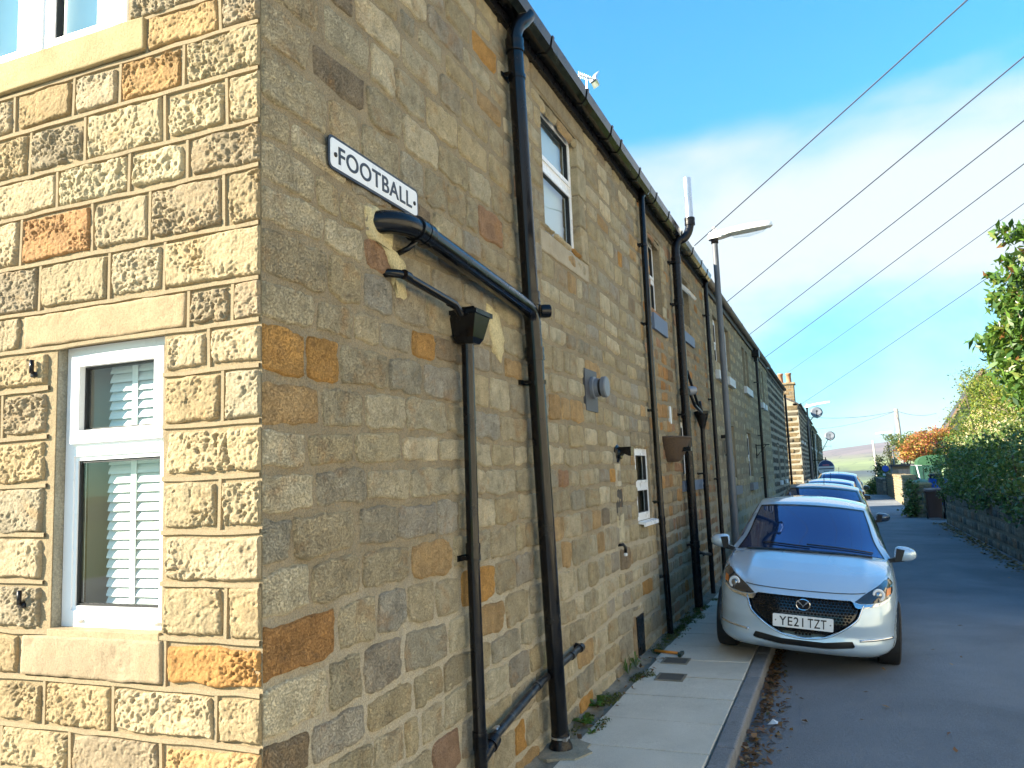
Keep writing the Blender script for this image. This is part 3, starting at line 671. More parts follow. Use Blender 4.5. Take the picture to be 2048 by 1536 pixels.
# ================================================================== THIRD HOUSE: smooth narrow-jointed stone
HB3 = 24.2
up3 = [(12.25, 13.0, 3.52, 4.55), (13.75, 14.55, 3.55, 4.58), (17.0, 17.55, 3.66, 4.62), (17.75, 18.3, 3.66, 4.62), (21.3, 21.75, 3.6, 4.6), (22.2, 22.65, 3.6, 4.6)]
gr3 = [(13.45, 14.35, 1.42, 2.60), (16.75, 17.7, 1.42, 2.58), (20.7, 21.65, .1, 2.45)]
dr3 = [(a-.08, b+.08, c-.16, c) for a, b, c, d in up3+gr3[:2]]+[(a-.14, b+.14, d, d+.22) for a, b, c, d in up3 if False]+[(a-.16, b+.16, d, d+.30) for a, b, c, d in gr3]
H3, mp3, rg3 = terrace('stone_house', 'house of smooth narrow-jointed buff stone with white window sills', HB2, HB3, EAVE, up3+gr3, dr3, 'far_stone', ASH_PAL, 41, 'side_wall_mortar', (.35, .70), (.20, .27), .012, dict(proud=.006, rough=.002, fall=.012, rnd=.04, jit=.003, sink=.012), lod=.12)
white_sill = plain('painted_sill', (.62, .64, .64), .6, var=.06)
for r in dr3[:6]: mb = MB(); slab(mb, *r, -.10, .07, SIDE); mb.build('window_sill', white_sill, H3)
for r in dr3[6:8]: mb = MB(); slab(mb, *r, -.10, .08, SIDE); mb.build('window_sill', plain('grey_sill', (.20, .21, .22), .7), H3)
for r in dr3[8:]: dressed('lintel', r, SIDE, (.40, .33, .21), int(r[0]*10), H3, .014, 'far_stone', .06)
for r in up3+gr3[:2]: window(H3, *r, SIDE, .07, .5, .07)
mb = MB(); slab(mb, gr3[2][0], gr3[2][1], gr3[2][2], gr3[2][3], -.12, -.08, SIDE); dd = mb.build('front_door', plain('white_door', (.72, .73, .72), .4), H3)
mb = MB()
for c in (.35, 1.05, 1.7): slab(mb, gr3[2][0]+.12, gr3[2][0]+.42, c, c+.5, -.085, -.065, SIDE); slab(mb, gr3[2][1]-.42, gr3[2][1]-.12, c, c+.5, -.085, -.065, SIDE)
mb.build('door_panel', plain('white_panel', (.76, .77, .76), .4), H3)

# ================================================================== FOURTH HOUSE: soot-dark stone, white joints, low end wall, unseen rear cut shallow to let sun onto the road
HB4 = 32.6
h4 = [(26.6, 27.5, 1.3, 2.5), (29.6, 30.4, 1.3, 2.5)]
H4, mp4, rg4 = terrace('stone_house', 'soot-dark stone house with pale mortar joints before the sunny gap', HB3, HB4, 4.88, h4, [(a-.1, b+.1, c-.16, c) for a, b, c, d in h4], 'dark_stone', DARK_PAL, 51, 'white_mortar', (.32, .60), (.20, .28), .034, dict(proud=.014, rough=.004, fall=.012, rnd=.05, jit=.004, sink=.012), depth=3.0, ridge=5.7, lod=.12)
for r in h4: window(H4, *r, SIDE, .1, .4, .06); mb = MB(); slab(mb, r[0]-.1, r[1]+.1, r[2]-.14, r[2]-.002, -.1, .06, SIDE); mb.build('window_sill', white_sill, H4)
# ================================================================== FAR ROW beyond the gap
FY = 40.6; FX = .22
def gable_house(y0, y1, x, eave, ridge, label, seed, lit_gable, nchim):
    hs = [(y0+1.2+k*3.3, y0+2.1+k*3.3, z0, z0+1.2) for k in range(max(1, int((y1-y0)/3.6))) for z0 in (1.0, 3.1)]
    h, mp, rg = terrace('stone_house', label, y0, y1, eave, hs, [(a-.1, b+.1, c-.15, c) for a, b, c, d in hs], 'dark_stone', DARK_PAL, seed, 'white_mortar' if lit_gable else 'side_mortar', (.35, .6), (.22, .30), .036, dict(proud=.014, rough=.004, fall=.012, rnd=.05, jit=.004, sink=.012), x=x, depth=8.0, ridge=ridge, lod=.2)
    for r in hs: window(h, *r, mp, .1, .4, .06); mb = MB(); slab(mb, r[0]-.1, r[1]+.1, r[2]-.14, r[2]-.002, -.1, .06, mp); mb.build('window_sill', white_sill, h)
    if lit_gable:
        g = thing('gable_wall', None, None); g.parent = h; gm = lambda u, v, d: (u, y0-d, v)
        mb = MB(); mb.add([gm(x-8, -.3, 0), gm(x, -.3, 0), gm(x, eave, 0), gm(x-4, ridge, 0), gm(x-8, eave, 0)], [(0, 1, 2, 3, 4)]); mb.build('mortar_face', M['white_mortar'], g)
        rows = courses(-.06, eave, rg, .24, .30); cl = lay(x-3.5, x, rows, [], rg, .35, .6, {i: ([x-.30, x-.75] if i % 2 else [x-.52, x-1.0]) for i in range(40)})
        pal = [((.24, .17, .085), 10), ((.18, .135, .075), 10), ((.13, .105, .07), 8)]
        masonry(h, g, cl, gm, M['far_stone'], pal, rg, seed*100+7, 30, .055, dict(proud=.014, rough=.004, fall=.012, rnd=.03, jit=.004, sink=.012), dict(proud=.014, rough=.004, fall=.012, rnd=.03, jit=.004, sink=.012), fine=.06, lod=.2, edge_hi=x)
    for k in range(nchim): chimney(h, x-.55, y0+.45+k*(y1-y0-1.2), eave-.2, 5.95, seed+k)
    return h
def chimney(h, cx, cy, z0, z1, seed):
    rg = random.Random(seed); mb = MB(); mb.box(cx-.42, cx+.42, cy-.36, cy+.36, z0, z1); ch = mb.build('chimney', M['white_mortar'], h)
    sv = MB(); z = z0; i = 0
    while z < z1-.16:
        for a, b in (((-.42, -.02), (.0, .42)) if i % 2 else ((-.42, -.2), (-.18, .2), (.22, .42))):
            sv.cur = (*pick([((.28, .20, .11), 5), ((.20, .15, .09), 4)], rg), 1)
            sv.box(cx+a+.012, cx+b-.012, cy-.375, cy+.375, z+.015, z+.16)
            if a == -.42 or b == .42: sv.box(cx+(a-.015 if a < -.3 else b-.1), cx+(a+.1 if a < -.3 else b+.015), cy-.345, cy+.345, z+.015, z+.16)
        z += .175; i += 1
    put('chimney_stone', mesh_np('chimney_stone', np.array(sv.v), sv.f, M['far_stone'], np.array(sv.t)), ch, 'stuff', world=False)
    c = MB(); c.cur = (.36, .27, .16, 1); c.box(cx-.50, cx+.50, cy-.44, cy+.44, z1, z1+.10, .02); put('cap_stone', mesh_np('cap_stone', np.array(c.v), c.f, M['far_stone'], np.array(c.t)), ch, world=False)
    for dx in (-.2, .2):
        p = MB(); p.lathe([(.15, 0), (.13, .06), (.12, .42), (.15, .44), (.15, .52), (.11, .52), (.10, .3)], (cx+dx, cy, z1+.10), n=14); p.build('chimney_pot', plain('terracotta', (.40, .20, .11), .8, var=.2), ch, True, world=False)
gable_house(FY, 51.0, FX, 4.90, 7.1, 'dark stone house with sunlit end wall and chimney pots beyond the gap', 61, True, 1)
gable_house(51.0, 62.0, FX, 4.85, 7.0, 'dark stone terrace house carrying the round agent board', 62, False, 0)
gable_house(62.0, 76.0, FX+.05, 4.75, 6.9, 'dark terrace house with pale vertical strip down its front', 63, False, 0)
gable_house(76.0, 96.0, FX+.1, 4.60, 6.8, 'last dark terrace house at the low end of the row', 64, False, 0)

# ================================================================== GUTTERS
def gutter(label, y0, y1, z, mat, brackets, x0=.015, square=True, w=.115, lift=0.0):
    g = thing('gutter', label, 'gutter', (x0, y0, z))
    if square: prof = [(0, .0), (.02, -.10), (.10, -.115), (.135, -.075), (.150, .0), (.145, .0), (.130, -.07), (.098, -.108), (.024, -.094), (.005, .0)]
    else: prof = [(math.sin(a)*.062+.062, -math.cos(a)*.07+.0) for a in np.linspace(-1.5, 1.5, 9)]+[(math.sin(a)*.056+.062, -math.cos(a)*.063) for a in np.linspace(1.5, -1.5, 9)]
    mb = MB(); mb.prism(prof, (y0, y1), lambda a, b, d: (x0+a, d, z+b)); mb.build('channel', M[mat], g)
    for y in brackets:
        k = MB(); k.prism([(-.006, .004), (.015, -.108), (.103, -.124), (.143, -.08), (.159, .010), (.148, .010), (.148, .001), (0, .001)] if square else [(0, .0), (.0, -.05), (.04, -.082), (.09, -.082), (.128, -.045), (.130, .01), (.120, .01)], (y-.018, y+.018), lambda a, b, d: (x0+a, d, z+b)); k.build('bracket', M[mat], g)
    f = MB(); f.box(-.01, x0+.012, y0, y1, z-.16, z-.02); f.build('fascia', M['black_iron'] if square else M['old_fascia'], g)
    return g
M['old_gutter'] = plain('weathered_gutter', (.20, .17, .14), .7, var=.25, vscale=5)
M['old_fascia'] = plain('dark_eaves_board', (.05, .045, .04), .7, var=.2)
gutter('glossy black square gutter along the eaves of the corner house', 0.02, HB1-.02, EAVE+.05, 'black_pvc', [.5, 1.4, 2.3, 3.05, 3.95, 4.75, 5.1, 5.9], .035)
gutter('black square gutter along the eaves of the house with the soil stack', HB1, HB2-.05, EAVE+.05, 'black_pvc', [6.75, 7.5, 8.4, 9.3, 10.1, 10.7], .035)
gutter('weathered round gutter along the smooth buff house', HB2+.02, HB3-.02, EAVE+.04, 'old_gutter', [12, 14, 16, 18, 20, 22], .035, False)
gutter('old dark gutter along the soot-dark house', HB3+.02, HB4, 4.96, 'old_fascia', [25, 27, 29, 31], .02, False)
for k, (a, b, z) in enumerate(((FY, 51, 4.98), (51.01, 62, 4.93), (62.01, 76, 4.83), (76.01, 96, 4.68))):
    gutter(('gutter over the house with the sunlit end wall', 'gutter over the house with the round agent board', 'gutter over the house with the pale strip', 'gutter at the low end of the dark row')[k], a, b, z, 'old_fascia', [a+2, a+5], FX+.02, False)

# ================================================================== PIPES
def collar(mb, p, ax, r, l=.05): mb.lathe([(r*.98, -l/2), (r*1.16, -l/2), (r*1.18, -l/4), (r*1.13, 0), (r*1.18, l/4), (r*1.16, l/2), (r*.98, l/2)], p, ax, 20)
def pipe(label, pts, r, mat, collars=(), clips=(), name='drainpipe', cat='drainpipe', n=20, wallx=0.0):
    t = thing(name, label, cat, (pts[-1][0], pts[-1][1], pts[-1][2]))
    mb = MB(); mb.tube(pts, r, n); mb.build('pipe', M[mat], t, True, auto=40)
    P = [Vector(p) for p in pts]
    def on(z):
        for a, b in zip(P, P[1:]):
            if min(a.z, b.z) <= z <= max(a.z, b.z) and abs(a.z-b.z) > 1e-4: s = (z-a.z)/(b.z-a.z); return a.lerp(b, s), (b-a).normalized()
        return P[-1], Vector((0, 0, 1))
    for z in collars:
        p, d = on(z); c = MB(); collar(c, p, d, r, .09); c.build('collar', M[mat], t, True, auto=35)
    for z in clips:
        p, d = on(z); c = MB(); c.lathe([(r*1.0, -.014), (r*1.12, -.014), (r*1.12, .014), (r*1.0, .014)], p, d, 20)
        c.box(wallx-.005, p.x, p.y-.012, p.y+.012, p.z-.012, p.z+.012); c.box(wallx-.005, wallx+.02, p.y-r-.045, p.y+.03, p.z-.016, p.z+.016); c.box(wallx+.015, p.x-.01, p.y-r-.03, p.y-r+.0, p.z-.010, p.z+.010)
        c.build('pipe_clip', M[mat], t)
    return t
def arc(p0, p1, p2, n=8):
    p0, p1, p2 = map(Vector, (p0, p1, p2)); return [tuple((1-t)**2*p0+2*t*(1-t)*p1+t*t*p2) for t in np.linspace(0, 1, n)]
# main soil pipe with swan neck
base1 = (.105, 2.755, .0)
P1 = [(.145, 2.62, EAVE+.0)]+arc((.13, 2.56, 4.86), (.09, 2.50, 4.80), (.085, 2.50, 4.72), 6)+[(.088, 2.60, 2.88), (.09, 2.62, 2.62), base1]
t1 = pipe('thick glossy black soil pipe from gutter to pavement', P1, .055, 'black_pvc', (4.66, 2.92, 2.55), (4.44, 2.36))
mb = MB(); mb.lathe([(.0, .0), (.078, .0), (.075, .03), (.062, .055), (.058, .12), (.0, .12)], (base1[0], base1[1], -.002), n=24); mb.build('foot_socket', M['black_iron'], t1, True, auto=35)
mb = MB(); mb.lathe([(.060, .072), (.0625, .072), (.0625, .084), (.060, .084)], (base1[0], base1[1], 0), n=24); mb.box(base1[0]+.04, base1[0]+.065, base1[1]-.075, base1[1]-.045, .072, .09); mb.build('hose_clamp', M['zinc'], t1, True, auto=35)
mb = MB(); mb.lathe([(.0, -.02), (.042, -.02), (.046, .01), (.044, .045), (.036, .045), (.034, .02), (0, .02)], (.15, 2.66, 2.84), (.75, .6, .05), 20); mb.build('access_plug', M['black_pvc'], t1, True, auto=35)
# branch from the wall
PB = arc((-.06, .78, 2.93), (.10, .80, 2.95), (.10, 1.0, 2.95), 9)+[(.10, 1.12, 2.945), (.09, 2.50, 2.845)]+arc((.09, 2.50, 2.845), (.09, 2.60, 2.84), (.09, 2.62, 2.74), 5)
t = thing('soil_branch', 'thick black branch pipe running from the wall below the nameplate into the soil pipe', 'pipe', (.1, .78, 2.93))
mb = MB(); mb.tube(PB, .055, 20); mb.build('pipe', M['black_pvc'], t, True, auto=40)
for y, z in ((1.02, 2.95), (1.09, 2.946)): c = MB(); collar(c, (.10, y, z), (0, 1, -.06), .055, .06); c.build('collar', M['black_pvc'], t, True, auto=35)
c = MB(); c.tube([(.10, 1.02, 2.90), (.06, 1.0, 2.86), (-.005, .98, 2.83)], .014, 8); c.build('support_clip', M['black_pvc'], t, True)
# waste pipe into the hopper
t = thing('waste_pipe', 'slim black waste pipe leading into the square hopper', 'pipe', (.05, .87, 2.70))
mb = MB(); mb.tube(arc((-.05, .87, 2.715), (.07, .87, 2.72), (.075, .97, 2.705), 7)+[(.085, 1.44, 2.665), (.09, 1.50, 2.62)], .021, 12); mb.build('pipe', M['black_pvc'], t, True, auto=40)
for y in (.94, 1.42): c = MB(); collar(c, (.078, y, 2.705-(y-.97)*.085), (.02, 1, -.085), .021, .05); c.build('collar', M['black_pvc'], t, True, auto=35)
# hopper
hp = thing('hopper_head', 'square black rainwater hopper on the slim downpipe', 'hopper', (.0, 1.6, 2.45))
mb = MB(); HY = 1.62
def hop(y, z, d): return (d, y, z)
o = [(-.085, -.0, .0), ]
ring4 = lambda z, hy, x0, x1: [(x0, HY-hy, z), (x1, HY-hy, z), (x1, HY+hy, z), (x0, HY+hy, z)]
R0 = ring4(2.505, .070, .015, .135); R1 = ring4(2.625, .098, .003, .165); R2 = ring4(2.642, .106, .003, .174); R3 = ring4(2.642, .092, .02, .155); R4 = ring4(2.52, .065, .03, .13)
Rb = ring4(2.475, .045, .03, .12)
vs = Rb+R0+R1+R2+R3+R4; fs = [(0, 1, 2, 3)]
for k in range(5):
    for j in range(4): fs.append((k*4+j, k*4+(j+1) % 4, (k+1)*4+(j+1) % 4, (k+1)*4+j))
fs.append((20, 21, 22, 23)); mb.add(vs, fs); mb.build('bowl', M['black_pvc'], hp)
mb = MB(); ring4b = ring4(2.63, .139, .0, .22); mb.box(.0, .178, HY-.11, HY-.100, 2.625, 2.650); mb.box(.0, .178, HY+.100, HY+.11, 2.625, 2.650); mb.box(.168, .178, HY-.100, HY+.100, 2.625, 2.650); mb.build('rim', M['black_pvc'], hp)
c = MB(); c.tube([(-.02, 1.70, 2.69), (.07, 1.70, 2.69), (.10, 1.70, 2.63)], .018, 10); c.build('overflow_spout', M['black_pvc'], hp, True)
pA = pipe('slim black downpipe below the square hopper', [(.075, 1.605, 2.47), (.07, 1.60, 1.3), (.07, 1.615, -.02)], .034, 'black_pvc', (1.36, .40), (1.33,))
c = MB(); c.tube([(.07, 1.61, .30), (.075, 1.70, .335), (.08, 1.78, .36)], .036, 14); collar(c, (.078, 1.74, .35), (.03, .9, .33), .036, .05); c.build('branch_socket', M['black_iron'], pA, True, auto=35)
t = thing('low_waste_pipe', 'scuffed black waste pipe running low along the wall foot behind the soil pipe', 'pipe', (.04, 3.4, .4))
mb = MB(); mb.tube([(.078, 1.72, .345), (.075, 1.80, .368), (.06, 2.55, .46), (.055, 3.42, .50), (-.03, 3.46, .505)], .024, 12); mb.build('pipe', M['old_pipe'], t, True, auto=40)
for y, z in ((1.84, .373), (2.50, .455), (3.20, .49), (3.40, .499)): c = MB(); collar(c, (.062, y, z), (-.01, 1, .08), .024, .05); c.build('collar', M['old_pipe'] if y > 1.9 else M['zinc'], t, True, auto=35)
# downpipe at the party line
pipe('slim black downpipe on the joint between corner house and its neighbour', [(.10, 6.44, EAVE-.02), (.075, 6.38, 4.85), (.072, 6.38, 3.3), (.072, 6.44, 1.4), (.072, 6.56, .01)], .034, 'black_pvc', (4.88, 1.22), (4.28, 3.38, 2.42, 1.42, .62), wallx=.0)
# iron soil stack with zinc flue
st = pipe('thick black iron soil stack with silver flue pipe on top', arc((.30, 8.36, 5.05), (.27, 8.34, 4.86), (.16, 8.30, 4.83), 6)+arc((.16, 8.30, 4.83), (.10, 8.27, 4.80), (.10, 8.25, 4.68), 6)+[(.10, 8.25, 2.6), (.10, 8.30, -.01)], .056, 'black_iron', (4.55, 3.98, 2.78, 2.48, .80), (4.52, 3.95, 2.48, .80), 'soil_stack', 'drainpipe')
c = MB(); collar(c, (.30, 8.36, 5.09), (0, 0, 1), .060, .10); c.build('flue_socket', M['black_iron'], st, True, auto=35)
c = MB(); c.lathe([(.0, .0), (.052, .0), (.052, .62), (.046, .62), (.046, .5)], (.30, 8.36, 5.08), n=24); c.build('flue', M['zinc'], st, True, auto=35)
c = MB(); c.lathe([(.06, -.05), (.062, .0), (.05, .06)], (.17, 8.38, 2.80), (.8, .6, .1), 18); c.build('boss_pipe', M['grey_metal'], st, True, auto=40)
# small hopper and pipes near the stack
hb = thing('hopper_head', 'small black funnel hopper fed by thin crooked waste pipes beside the soil stack', 'hopper', (.1, 9.5, 2.3))
mb = MB(); mb.lathe([(.034, 0), (.036, .03), (.10, .24), (.105, .28), (.095, .28), (.03, .04)], (.11, 9.52, 2.32), n=4*4); mb.build('funnel', M['black_iron'], hb)
mb = MB(); mb.tube([(-.01, 8.78, 3.15), (.06, 8.80, 3.12), (.08, 9.38, 2.72), (.10, 9.48, 2.56)], .021, 10); mb.tube([(.16, 8.38, 2.74), (.17, 8.55, 2.62), (.16, 9.2, 2.56), (.12, 9.46, 2.58)], .022, 10); mb.tube([(-.01, 9.56, 2.72), (.09, 9.56, 2.74), (.11, 9.54, 2.58)], .024, 10); mb.build('feed_pipe', M['black_iron'], hb, True)
pipe('slim black pipe dropping from the funnel hopper, just before the lamp column', [(.11, 9.52, 2.36), (.10, 9.53, 1.4), (.10, 9.56, 0)], .034, 'black_iron', (1.5,), (1.7, .55))
t = thing('waste_pipe', 'thin black waste pipe joining the stack near the pavement', 'pipe', (.1, 8.4, .7)); mb = MB(); mb.tube([(.11, 8.30, .70), (.10, 9.52, .55)], .022, 10); mb.build('pipe', M['black_iron'], t, True)
pipe('slim black downpipe where the buff house begins', [(.10, 11.12, EAVE-.02), (.075, 11.08, 4.82), (.07, 11.08, 0)], .034, 'black_iron', (4.88,), (4.3, 2.9, 1.6))
pipe('black downpipe with a box head on the smooth buff house', [(.10, 19.6, EAVE-.25), (.08, 19.6, 0)], .036, 'black_iron', (4.6,), (4.0, 2.6, 1.5))
t = thing('hopper_head', 'black box hopper under the round gutter of the buff house', 'hopper', (.1, 19.6, 4.6)); mb = MB(); mb.box(.005, .19, 19.45, 19.75, 4.66, 4.86, .02); mb.box(.04, .14, 19.53, 19.67, 4.55, 4.67); mb.build('box', M['black_iron'], t)
pipe('black downpipe at the end of the soot-dark house', [(.07, HB4-.08, 4.75), (.07, HB4-.08, -.1)], .045, 'black_iron', (), (4., 2.))
for k, (y, lb) in enumerate(((50.9, 'dark downpipe right of the sunlit end wall'), (56, 'dark downpipe above the agent board'), (62.1, 'dark downpipe at the pale strip house'), (70, 'dark downpipe amid the pale strip house'), (80, 'dark downpipe on the last house'))): pipe(lb, [(FX+.07, y, 4.4), (FX+.07, y, -.1)], .05, 'black_iron', (), (3., 1.5), n=8, wallx=FX)
# ================================================================== LETTERING
def text_mesh(s, size, mat, depth=.002, spacing=1.0, bold=0.0):
    cu = bpy.data.curves.new('lettering', 'FONT'); cu.body = s; cu.size = size; cu.extrude = depth; cu.align_x = 'CENTER'; cu.align_y = 'CENTER'; cu.space_character = spacing; cu.offset = bold
    o = bpy.data.objects.new('lettering', cu); COL.objects.link(o); dg = bpy.context.evaluated_depsgraph_get(); dg.update()
    me = bpy.data.meshes.new_from_object(o.evaluated_get(dg)); bpy.data.objects.remove(o); me.materials.clear(); me.materials.append(mat); return me
def set_text(s, mat, parent, w, h, M4, depth=.002, spacing=1.0, bold=0.0, name='lettering'):
    """letters scaled to fill w x h, placed by matrix (x right, y up, z out)"""
    me = text_mesh(s, 1.0, mat, depth, spacing, bold); V = np.array([v.co[:] for v in me.vertices]); lo, hi = V.min(0), V.max(0)
    V[:, 0] = (V[:, 0]-(lo[0]+hi[0])/2)*w/(hi[0]-lo[0]); V[:, 1] = (V[:, 1]-(lo[1]+hi[1])/2)*h/(hi[1]-lo[1])
    V = np.array([(M4 @ Vector(v))[:] for v in V]); me.vertices.foreach_set('co', V.ravel()); me.update()
    return put(name, me, parent)
def rrect(w, h, r, n=5):
    P = []
    for cx, cy, a0 in ((w/2-r, h/2-r, 0), (-w/2+r, h/2-r, 90), (-w/2+r, -h/2+r, 180), (w/2-r, -h/2+r, 270)):
        for k in range(n+1): a = math.radians(a0+90*k/n); P.append((cx+r*math.cos(a), cy+r*math.sin(a)))
    return P
white_paint = plain('white_sign_paint', (.80, .82, .83), .35, var=.03)
sign_black = plain('sign_black', (.018, .022, .03), .4)
# street nameplate (a step off the wall on its fixings)
np_ = thing('street_nameplate', 'white street nameplate reading FOOTBALL with black border', 'street sign', (.03, .78, 3.135))
tl = math.radians(-.3)
def sg(a, b, d): return (d, .785+a*math.cos(tl)-b*math.sin(tl), 3.135+a*math.sin(tl)+b*math.cos(tl))
mb = MB(); mb.prism(rrect(.775, .150, .028), (.020, .026), sg); mb.build('border', sign_black, np_)
mb = MB(); mb.prism(rrect(.752, .127, .020), (.024, .0275), sg); mb.build('plate', white_paint, np_)
SM = Matrix(((0, 0, 1, .0285), (1, 0, 0, .785), (0, 1, 0, 3.135), (0, 0, 0, 1)))
set_text('FOOTBALL', sign_black, np_, .635, .080, SM, .0012, 1.06, .012)
for y in (.445, 1.130): c = MB(); c.lathe([(0, .0), (.011, .0), (.010, .005), (0, .006)], (.0272, y, 3.13), (1, 0, 0), 12); c.lathe([(.008, -.04), (.008, .0)], (.022, y, 3.13), (1, 0, 0), 8); c.build('screw', M['gasket'], np_, True)
# boiler flue on its plate
fl = thing('boiler_flue', 'round grey boiler flue on a dark rectangular plate', 'flue', (0, 4.15, 2.45))
mb = MB(); slab(mb, 3.99, 4.34, 2.27, 2.62, -.005, .022, SIDE); mb.build('plate', plain('lead_grey_plate', (.075, .08, .09), .55, var=.3, vscale=10), fl)
mb = MB(); mb.lathe([(.075, .0), (.095, .005), (.095, .03), (.080, .035), (.078, .065), (.070, .066), (.070, .09), (.088, .092), (.090, .125), (.082, .135), (0, .138)], (.018, 4.19, 2.47), (1, 0, 0), 28); mb.build('terminal', plain('grey_flue_plastic', (.17, .19, .22), .45), fl, True, auto=30)
mb = MB(); mb.lathe([(.072, .068), (.0735, .07), (.0735, .088), (.072, .09)], (.019, 4.19, 2.47), (1, 0, 0), 28); mb.build('seal', M['gasket'], fl, True)
# hooded extractor vent
ev = thing('extractor_vent', 'small black round hooded vent above pale repaired strip', 'vent', (0, 4.95, 1.93))
mb = MB(); mb.lathe([(0, 0), (.085, 0), (.088, .012), (.060, .03), (.055, .05), (0, .05)], (.0, 4.95, 1.93), (1, 0, 0), 24); mb.build('flange', M['black_pvc'], ev, True, auto=35)
mb = MB(); mb.prism([(.03, 1.985), (.15, 1.985), (.15, 1.90), (.13, 1.90), (.07, 1.93), (.03, 1.88)], (4.90, 5.00), lambda a, b, d: (a, d, b)); mb.build('cowl', M['black_pvc'], ev)
# tap spout low on the wall
tp = thing('wall_tap', 'short black bent spout with white tip low on the wall', 'tap', (0, 4.86, 1.05)); mb = MB(); mb.tube([(-.01, 4.84, 1.10), (.04, 4.86, 1.105), (.055, 4.88, 1.08), (.055, 4.875, 1.03)], .014, 10); mb.build('spout', M['black_pvc'], tp, True); mb = MB(); mb.lathe([(0, -.022), (.016, -.018), (.018, 0), (.014, .008)], (.055, 4.875, 1.02), n=12); mb.build('tip', white_paint, tp, True)
# wicker wall basket
wk = plain('brown_wicker', (.10, .065, .04), .8, var=.4, vscale=90, bmp=.8, bscale=120)
bk = thing('wall_basket', 'brown wicker half-basket hung on the wall beside the soil stack', 'basket', (0, 7.5, 1.95))
mb = MB(); n = 26; prof = [(.10, 1.86), (.155, 1.90), (.21, 2.00), (.245, 2.12), (.25, 2.14)]
def wob(j, i): return 1+.035*math.sin(j*math.pi*1.0)*(1 if i % 2 else -1)
vs = [(max(.004, math.sin(math.pi*j/n)*r*1.05*wob(j+i, i)), 7.48+math.cos(math.pi*j/n)*r*1.7, z) for i, (r, z) in enumerate([(prof[0][0]+(prof[-1][0]-prof[0][0])*(k/14)**.7, 1.86+.28*k/14) for k in range(15)]) for j in range(n+1)]
fs = [(i*(n+1)+j, i*(n+1)+j+1, (i+1)*(n+1)+j+1, (i+1)*(n+1)+j) for i in range(14) for j in range(n)]
mb.add(vs, fs); mb.add([vs[j] for j in range(n+1)], [tuple(range(n+1))]); mb.build('weave', wk, bk)
mb = MB(); mb.tube([(max(.006, math.sin(math.pi*j/n)*.2625), 7.48+math.cos(math.pi*j/n)*.425, 2.145) for j in range(n+1)], .014, 8); mb.build('rim', wk, bk, True)
mb = MB(); mb.box(.20, .285, 7.34, 7.44, 1.98, 2.03); mb.build('label_plate', M['black_iron'], bk)
pq = thing('house_plaque', 'small white oblong plaque on the brownish house', 'plaque', (0, 7.6, 2.42)); mb = MB(); mb.prism(rrect(.09, .22, .03), (0, .022), lambda a, b, d: (d, 7.62+a, 2.44+b)); mb.build('plate', white_paint, pq)

# ================================================================== LAMPS, AERIALS, DISHES, BOARD
lamp_grey = plain('lamp_column_grey', (.13, .14, .15), .5, metal=.2, var=.2, vscale=4)
lamp_white = plain('lamp_head_white', (.84, .84, .80), .45, var=.06)
lens = glass_mat('lamp_lens', (.92, .95, .95))
def street_lamp(label, x, y, h, base, reach=.95, r=.048, pitch=.06, sx=1, dark=True, head=1.0):
    t = thing('street_lamp', label, 'street lamp', (x, y, base), 'street lamps')
    mb = MB(); mb.tube([(x, y, base-.05), (x, y, base+h*.36), (x, y, base+h*.37), (x, y, base+h)], r, 16, radii=[r*1.2, r*1.2, r, r*.9]); mb.build('column', lamp_grey, t, True, auto=35)
    def hd(s, w, z): return (x+sx*(s-.09)*head, y+w*head, base+h+.03+(s*pitch+z)*head)
    prof = [(0, .055, .045, -.045), (.03, .08, .07, -.05), (.18, .085, .08, -.05), (.32, .11, .085, -.022), (.6, .12, .09, -.022), (.82, .10, .08, -.022), (reach-.03, .065, .055, -.02), (reach, .02, .02, -.01)]
    vs = []; n = 12
    for s, w, zt, zb in prof:
        for j in range(n):
            a = math.pi*j/(n-1); vs.append(hd(s, -math.cos(a)*w, zb+math.sin(a)**.8*(zt-zb)))
    fs = [(i*n+j, i*n+(j+1) % n, (i+1)*n+(j+1) % n, (i+1)*n+j) for i in range(len(prof)-1) for j in range(n)]+[tuple(range(n)), tuple((len(prof)-1)*n+j for j in range(n))]
    mb = MB(); mb.add(vs, fs); mb.build('lamp_head', lamp_white, t, True, auto=40)
    vs = []
    L = [(.33, .07, -.03), (.38, .10, -.085), (.6, .115, -.105), (.8, .095, -.08), (.88, .05, -.03)]
    for s, w, zb in L:
        for j in range(n): a = math.pi*j/(n-1); vs.append(hd(s, -math.cos(a)*w, -.022+math.sin(a)*(zb+.022)))
    mb = MB(); mb.add(vs, [(i*n+j, i*n+j+1, (i+1)*n+j+1, (i+1)*n+j) for i in range(len(L)-1) for j in range(n-1)]); mb.build('lens_bowl', lens, t, True)
    mb = MB(); mb.lathe([(.035, 0), (.035, .035), (.028, .05), (0, .052)], hd(.10, 0, .095), n=14); mb.build('photocell', lamp_white, t, True)
    mb = MB(); mb.lathe([(r*1.15, -.08), (r*1.15, .0), (r*.9, .02)], (x, y, base+h), n=14); mb.build('spigot', M['black_iron'], t, True)
    return t
street_lamp('tall street lamp standing close to the brownish stone house', .41, 10.0, 5.28, 0.0)
street_lamp('street lamp in front of the dark row, its white head by the satellite dish', .55, 44.0, 5.05, -.1, 1.3, .05, .14, 1)
street_lamp('street lamp reaching over the road from the garden side, behind the autumn tree', 5.5, 60.0, 3.95, -.1, 1.1, .06, .01, -1)
